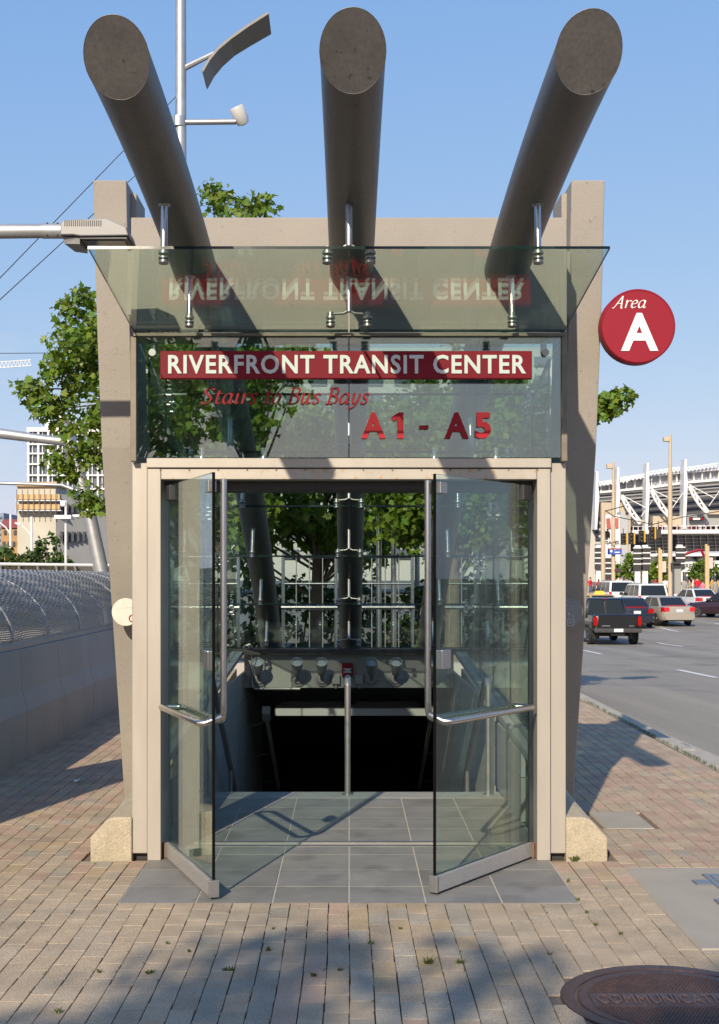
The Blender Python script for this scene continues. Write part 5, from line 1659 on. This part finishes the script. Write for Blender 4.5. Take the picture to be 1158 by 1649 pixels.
def car(kind, name, pm, loc, rz, label, lit=False, sign=False):
    o = empty(name, loc, label, {'pickup': 'pickup truck', 'suv': 'suv', 'sedan': 'car'}[kind], 'cars in the street')
    o.rotation_euler = (0, 0, rz)
    if kind == 'sedan':
        L, hw, zt, wr = 2.36, .89, .96, .32
        S = [(-L, .42, .86, .74), (-L + .06, .30, .95, .82), (-L + .5, .24, .99, .88), (-1.2, .22, .97, hw), (0, .22, .95, hw), (1.1, .22, .92, hw), (1.9, .24, .82, .86), (L - .12, .28, .70, .80), (L, .38, .62, .70)]
        cab_b = (-1.72, 1.02, .775, .95); cab_t = (-.98, .30, .60, 1.44)
    elif kind == 'suv':
        L, hw, zt, wr = 2.42, .96, 1.1, .38
        S = [(-L, .50, 1.04, .86), (-L + .05, .38, 1.10, .92), (-L + .4, .34, 1.12, .95), (0, .32, 1.10, hw), (1.2, .32, 1.08, hw), (2.0, .34, 1.0, .92), (L - .1, .40, .9, .88), (L, .48, .82, .80)]
        cab_b = (-2.36, 1.15, .88, 1.09); cab_t = (-2.05, .45, .74, 1.80)
    else:
        L, hw, zt, wr = 2.55, .90, 1.02, .39
        S = [(-L, .62, 1.10, .84), (-L + .04, .55, 1.14, .88), (-L + .4, .50, 1.14, .90), (-.75, .46, 1.12, hw), (.2, .46, 1.10, hw), (1.2, .46, 1.08, hw), (2.2, .48, 1.0, .88), (L - .1, .55, .92, .84), (L, .62, .84, .76)]
        cab_b = (-.62, 1.25, .80, 1.10); cab_t = (-.42, .62, .66, 1.72)
    body = MB().loft([xsec(*s) for s in S]).build('body', pm, o, smooth=True, angle=50, bevel=.0, local=True)
    y0, y1, wb, zb = cab_b; t0, t1, wt, z1 = cab_t; zb -= .03
    B = [(-wb, y0, zb), (wb, y0, zb), (wb, y1, zb), (-wb, y1, zb)]; T = [(-wt, t0, z1), (wt, t0, z1), (wt, t1, z1), (-wt, t1, z1)]
    mb = MB()
    mid = [tuple(Vector(b).lerp(Vector(t), .93) + Vector((math.copysign(.02, b[0]), math.copysign(.03, b[1] - (y0 + y1) / 2), 0))) for b, t in zip(B, T)]
    mb.loft([B, mid, [(x * .93, y + (.10 if y < 0 else -.10), z) for x, y, z in T]])
    mb.build('cabin', pm, o, local=True, bevel=.03, smooth=True, angle=60)
    def win(nm, a, b, c, d, ins=.10):
        m2 = MB(); quad_on(m2, a, b, c, d, ins, .004); return m2.build(nm, CGL, o, local=True)
    M_ = mid
    win('rear_window', B[0], B[1], M_[1], M_[0], .14); win('windscreen', B[2], B[3], M_[3], M_[2], .12)
    for (i, j) in ((1, 2), (3, 0)):
        a, b, c, d = Vector(B[i]), Vector(B[j]), Vector(M_[j]), Vector(M_[i])
        ks = (0, .5, 1) if kind != 'suv' else (0, .36, .68, 1)
        if kind == 'pickup': ks = (0, 1)
        for k0, k1 in zip(ks[:-1], ks[1:]):
            win('side_window', a.lerp(b, k0), a.lerp(b, k1), d.lerp(c, k1), d.lerp(c, k0), .13)
    for x in (-hw, hw):
        for y in (-L + .92, L - .88):
            MB().lathe([(wr * 1.16, 0), (wr * 1.16, .012)], (x - math.copysign(.055, x), y, wr + .01), (math.copysign(1, x), 0, 0), 22).build('wheel_arch', BLKP, o, local=True) if kind != 'sedan' else \
                MB().lathe([(wr * 1.12, 0), (wr * 1.12, .012)], (x - math.copysign(.03, x), y, wr + .005), (math.copysign(1, x), 0, 0), 22).build('wheel_arch', BLKP, o, local=True)
            wheel(o, x + math.copysign(.01, x), y, wr, .22 if kind != 'sedan' else .19)
    lm_ = BRAKE if lit else TAIL
    if kind == 'sedan':
        for s in (-1, 1):
            MB().hexa([(s * .80, -L - .015, .70), (s * .52, -L - .03, .73), (s * .50, -L + .10, .70), (s * .86, -L + .30, .66), (s * .80, -L - .01, .92), (s * .54, -L - .02, .92), (s * .54, -L + .12, .90), (s * .84, -L + .34, .92)]).build('tail_lamp', lm_, o, local=True)
            MB().box(*sorted((s * .50, s * .76)), L - .12, L - .02, .56, .66).build('headlight', CHROME, o, local=True)
            MB().box(*sorted((s * .86, s * 1.02)), .72, .84, .98, 1.10).build('mirror', pm, o, local=True, bevel=.02)
        MB().box(-.17, .17, -L - .02, -L + .02, .68, .82).build('number_plate', PLATE, o, local=True)
        MB().loft([xsec(-L - .08, .30, .60, .76, .06), xsec(-L + .12, .26, .62, .86, .06)]).build('rear_bumper', pm, o, local=True, smooth=True, angle=50)
        MB().box(-.5, .5, -L + .34, -L + .40, .985, 1.012).build('brake_strip', lm_, o, local=True)
        MB().box(-.6, .6, -L - .03, -L + .1, .235, .30).build('rear_valance', BLKP, o, local=True)
    elif kind == 'suv':
        for s in (-1, 1):
            MB().box(*sorted((s * .74, s * .90)), -L - .015, -L + .06, .80, 1.10).build('tail_lamp', lm_, o, local=True)
            MB().cyl((s * .66, -1.9, 1.83), (s * .66, .2, 1.83), .022, n=6).build('roof_rail', CHROME, o, local=True)
            MB().box(*sorted((s * .92, s * 1.12)), .80, .95, 1.10, 1.28).build('mirror', BLKP, o, local=True, bevel=.02)
            MB().box(*sorted((s * .5, s * .8)), L - .12, L - .03, .72, .84).build('headlight', CHROME, o, local=True)
        MB().box(-.17, .17, -L - .02, -L + .02, .86, 1.0).build('number_plate', PLATE, o, local=True)
        MB().box(-.88, .88, -L - .09, -L + .06, .44, .66).build('rear_bumper', BLKP, o, local=True, bevel=.03)
    else:
        for s in (-1, 1):
            MB().box(*sorted((s * .745, s * .87)), -L - .02, -L + .06, .74, 1.06).build('tail_lamp', lm_, o, local=True)
            MB().box(*sorted((s * .90, s * 1.12)), .72, .86, 1.12, 1.30).build('mirror', BLKP, o, local=True, bevel=.02)
            MB().box(*sorted((s * .5, s * .8)), L - .12, L - .03, .74, .86).build('headlight', CHROME, o, local=True)
            MB().box(*sorted((s * .55, s * .75)), -L + .55, -L + .6, .22, .5).build('mud_flap', BLKP, o, local=True)
        MB().box(-.69, .69, -L - .018, -L + .02, .60, 1.10).build('tailgate', pm, o, local=True, bevel=.015)
        MB().box(-.74, .74, -L + .10, -.70, 1.128, 1.15).build('bed_cover', BLKP, o, local=True)
        MB().box(-.58, -.28, -L - .024, -L - .0185, .71, .745).build('badge', CHROME, o, local=True)
        MB().box(.42, .60, -L - .024, -L - .0185, .71, .74).build('badge', CHROME, o, local=True)
        MB().box(-.86, .86, -L - .17, -L + .02, .48, .64).build('rear_bumper', mat('dark_chrome', (.10, .10, .10), .3, metal=.6), o, local=True, bevel=.03)
        MB().box(-.17, .17, -L - .182, -L - .165, .51, .63).build('number_plate', PLATE, o, local=True)
        MB().cyl((-.7, -1.65, .40), (.7, -1.65, .40), .09, n=8).build('axle', BLKP, o, local=True)
        MB().box(-.25, .25, -L - .03, -L + .25, .38, .47).build('tow_hitch', BLKP, o, local=True)
        MB().box(-.12, .12, t0 + .0, t0 + .04, 1.66, 1.70).build('brake_strip', TAIL, o, local=True)
        MB().box(-.02, .02, y0 - .03, y0 + .12, 1.10, 1.60).build('window_bar', BLKP, o, local=True)
    if sign:
        MB().prism([(-.30, -.45, 1.44), (.30, -.45, 1.44), (.20, -.42, 1.62), (-.20, -.42, 1.62)], (0, .18, 0)).build('roof_sign', mat('taxi_sign_yellow', (.75, .48, .04), .4), o, local=True)
    return o
BLACK = paint('black_paint', (.003, .003, .004)); GOLD = paint('champagne_paint', (.33, .295, .25)); NAVY = paint('navy_paint', (.007, .010, .024)); WPT = paint('white_paint', (.74, .74, .73))
YLW = paint('taxi_yellow', (.62, .36, .02)); MAR = paint('dark_maroon_paint', (.03, .012, .022))
def at(Y, X): return (X, Y, gz(Y))
car('pickup', 'pickup_truck', BLACK, at(49.2, 9.80), R(1), 'black pickup truck with lit tail lamps, nearest vehicle in the street', lit=True)
car('sedan', 'sedan_car', GOLD, at(65.2, 16.0), R(8), 'champagne sedan with red tail lamps right of the black pickup')
car('sedan', 'sedan_car', NAVY, at(63.5, 13.85), R(0), 'dark blue sedan between the black pickup and the champagne sedan', lit=True)
car('suv', 'sport_utility_vehicle', WPT, at(76, 17.5), R(3), 'white sport utility vehicle behind the dark blue sedan')
car('suv', 'sport_utility_vehicle', WPT, at(83, 17.2), R(4), 'farther white sport utility vehicle left of the other white one')
car('sedan', 'taxi_car', YLW, at(68, 13.3), R(0), 'yellow taxi with roof sign just beyond the black pickup', sign=True)
car('sedan', 'sedan_car', WPT, at(78, 21.2), R(8), 'white sedan partly hidden behind the champagne sedan')
car('sedan', 'sedan_car', MAR, at(71.5, 21.3), R(48), 'dark maroon sedan cut off by the right edge')

# ================================================================== PEOPLE
def person_mesh(name, seed, walk, arm, cap):
    """one continuous skinned body, 1.74 m tall, facing +Y; material slots: skin, shirt, trousers, shoes, hair"""
    J = {'pel': (0, 0, .95), 'wst': (0, .01, 1.10), 'chs': (0, .0, 1.32), 'nck': (0, -.01, 1.47), 'hed': (0, .01, 1.58), 'top': (0, .0, 1.70)}
    E = [('pel', 'wst'), ('wst', 'chs'), ('chs', 'nck'), ('nck', 'hed'), ('hed', 'top')]
    Rr = {'pel': (.165, .12), 'wst': (.155, .115), 'chs': (.17, .115), 'nck': (.055, .06), 'hed': (.078, .095), 'top': (.06, .075)}
    for s, k in ((-1, 'l'), (1, 'r')):
        w = walk * s
        J[k + 'hip'] = (s * .095, 0, .88); J[k + 'kne'] = (s * .105, .10 * max(w, -.2) + .02, .49); J[k + 'ank'] = (s * .105, .26 * w - .03, .09); J[k + 'toe'] = (s * .12, .26 * w + .12, .045)
        J[k + 'sho'] = (s * .19, 0, 1.39); J[k + 'elb'] = (s * .245, -.10 * w + .06 * arm, 1.12 + .03 * arm); J[k + 'wri'] = (s * (.24 - .06 * arm), -.16 * w + .24 * arm + .05, .90 + .22 * arm); J[k + 'hnd'] = (s * (.235 - .07 * arm), -.17 * w + .32 * arm + .07, .81 + .28 * arm)
        E += [('pel', k + 'hip'), (k + 'hip', k + 'kne'), (k + 'kne', k + 'ank'), (k + 'ank', k + 'toe'), ('chs', k + 'sho'), (k + 'sho', k + 'elb'), (k + 'elb', k + 'wri'), (k + 'wri', k + 'hnd')]
        Rr.update({k + 'hip': (.10, .105), k + 'kne': (.068, .07), k + 'ank': (.045, .05), k + 'toe': (.04, .035), k + 'sho': (.07, .07), k + 'elb': (.047, .047), k + 'wri': (.032, .032), k + 'hnd': (.038, .028)})
    keys = list(J); idx = {k: i for i, k in enumerate(keys)}
    me = bpy.data.meshes.new('tmp_body'); me.from_pydata([J[k] for k in keys], [(idx[a], idx[b]) for a, b in E], [])
    o = bpy.data.objects.new('tmp_body', me); COL.objects.link(o)
    sk = o.modifiers.new('skin', 'SKIN'); sk.use_smooth_shade = True
    o.modifiers.new('sub', 'SUBSURF').levels = 1
    lay = me.skin_vertices[0].data if me.skin_vertices else None
    if lay is None:
        return None
    for k in keys:
        lay[idx[k]].radius = Rr[k]; lay[idx[k]].use_root = (k == 'pel')
    bpy.context.view_layer.update()
    dg = bpy.context.evaluated_depsgraph_get()
    res = bpy.data.meshes.new_from_object(o.evaluated_get(dg), depsgraph=dg)
    bpy.data.objects.remove(o)
    res.name = name
    for p in res.polygons:
        c = p.center; z = c.z; ax = abs(c.x)
        arm_ = ax > .19 and z < 1.45
        if z > 1.60 or (z > 1.52 and c.y < -.01): mi = 4
        elif z > 1.44: mi = 0
        elif arm_ and z < 1.16: mi = 0
        elif z > .97: mi = 1
        elif arm_: mi = 0
        elif z > (.46 if cap else .10): mi = 2
        elif z > .10: mi = 0
        else: mi = 3
        p.material_index = mi
    return res
cloth = {n: mat('cloth_' + n, c, .9, var=.08, scale=6) for n, c in {'red': (.48, .02, .03), 'white': (.70, .69, .66), 'grey': (.30, .30, .29), 'pink': (.62, .20, .30), 'yellow': (.62, .38, .05), 'blue': (.07, .11, .24),
         'khaki': (.36, .30, .20), 'black': (.03, .03, .03), 'denim': (.10, .13, .20)}.items()}
SKIN = [mat('skin_light', (.48, .30, .22), .6), mat('skin_dark', (.16, .09, .06), .6)]
HAIR = [mat('hair_brown', (.06, .035, .02), .7), mat('hair_black', (.015, .013, .012), .7), mat('cap_red', (.40, .02, .03), .8), mat('hair_blond', (.30, .20, .09), .7)]
base_p = [person_mesh('person', 1, .9, 0, True), person_mesh('person', 2, .1, .5, False), person_mesh('person', 3, -.8, .2, True), person_mesh('person', 4, .0, .0, False)]
def person(xz, yfoot, D, shirt, leg, skin, hair, pose, rz, label, s=1.0):
    X = SP(xz, 0, D).x
    me = base_p[pose].copy(); mi_ = [p.material_index for p in me.polygons]; me.materials.clear()
    for m_ in (SKIN[skin], cloth[shirt], cloth[leg], cloth['black'], HAIR[hair]): me.materials.append(m_)
    me.polygons.foreach_set('material_index', mi_)
    o = link(me, 'person'); o.location = (X, D, gz(D)); o.rotation_euler = (0, 0, rz); o.scale = (s, s, s)
    tag(o, label, 'person', 'people by the stadium')
P_ = [(150, 'red', 'blue', 0, 0, 0, 1.2, 100, 'person in red shirt at the left end of the crowd beside the stone wall'),
      (128, 'red', 'khaki', 0, 2, 2, 2.4, 103, 'person in red shirt and red cap half hidden by the stone wall'),
      (215, 'red', 'black', 1, 1, 1, .4, 99, 'person in red shirt standing directly above the yellow taxi'),
      (240, 'white', 'khaki', 0, 0, 2, 3.0, 104, 'person in white shirt behind the red shirts above the taxi'),
      (262, 'red', 'blue', 0, 3, 3, 1.7, 106, 'fair haired person in red shirt left of the short tan lamp'),
      (292, 'red', 'khaki', 1, 2, 0, .2, 101, 'person in red shirt and red cap just left of the short tan lamp'),
      (385, 'white', 'blue', 0, 0, 2, 3.3, 108, 'person in white shirt just right of the short tan lamp'),
      (425, 'white', 'khaki', 0, 2, 1, 2.6, 107, 'person in white shirt and red cap above the white vehicles'),
      (640, 'black', 'black', 1, 1, 0, 3.0, 104, 'person in black shirt left of the left yellow post'),
      (662, 'red', 'blue', 1, 1, 1, 1.1, 103, 'person in red shirt beside the left yellow post'),
      (738, 'white', 'khaki', 0, 0, 3, .1, 100, 'person in white shirt right of the left yellow post'),
      (765, 'white', 'blue', 0, 1, 1, .1, 98, 'person in white jersey in front of the tall tan lamp'),
      (790, 'white', 'grey', 0, 3, 2, 1.0, 101, 'fair haired person in white shirt under the tall tan lamp'),
      (885, 'grey', 'khaki', 0, 1, 0, 2.9, 97, 'person in grey shirt right of the grey cabinet'),
      (925, 'khaki', 'khaki', 0, 0, 1, 1.7, 99, 'person in khaki clothes between the grey and white shirts'),
      (955, 'white', 'khaki', 0, 1, 2, 1.4, 98, 'person in white shirt left of the tall red shirt'),
      (988, 'red', 'blue', 0, 0, 3, .2, 95, 'tall person in red shirt and blue shorts at the right'),
      (1030, 'pink', 'denim', 0, 1, 1, 2.2, 94, 'person in pink shirt and jeans beside the right yellow post'),
      (1105, 'yellow', 'khaki', 0, 1, 0, 1.0, 98, 'person in yellow shirt right of the right yellow post'),
      (1128, 'grey', 'khaki', 0, 0, 3, .3, 95, 'person in grey shirt at the right edge of the crowd'),
      (1150, 'yellow', 'blue', 0, 1, 2, 2.0, 99, 'person in yellow shirt cut by the right edge')]
for i, (x, sh, lg, sk_, hr, po, rz, D_, lab) in enumerate(P_):
    person(x, 0, D_, sh, lg, sk_, hr, po, rz, lab, s=1.08 if 'tall' in lab.split()[:1] else 1.0 - .04 * (i % 3))
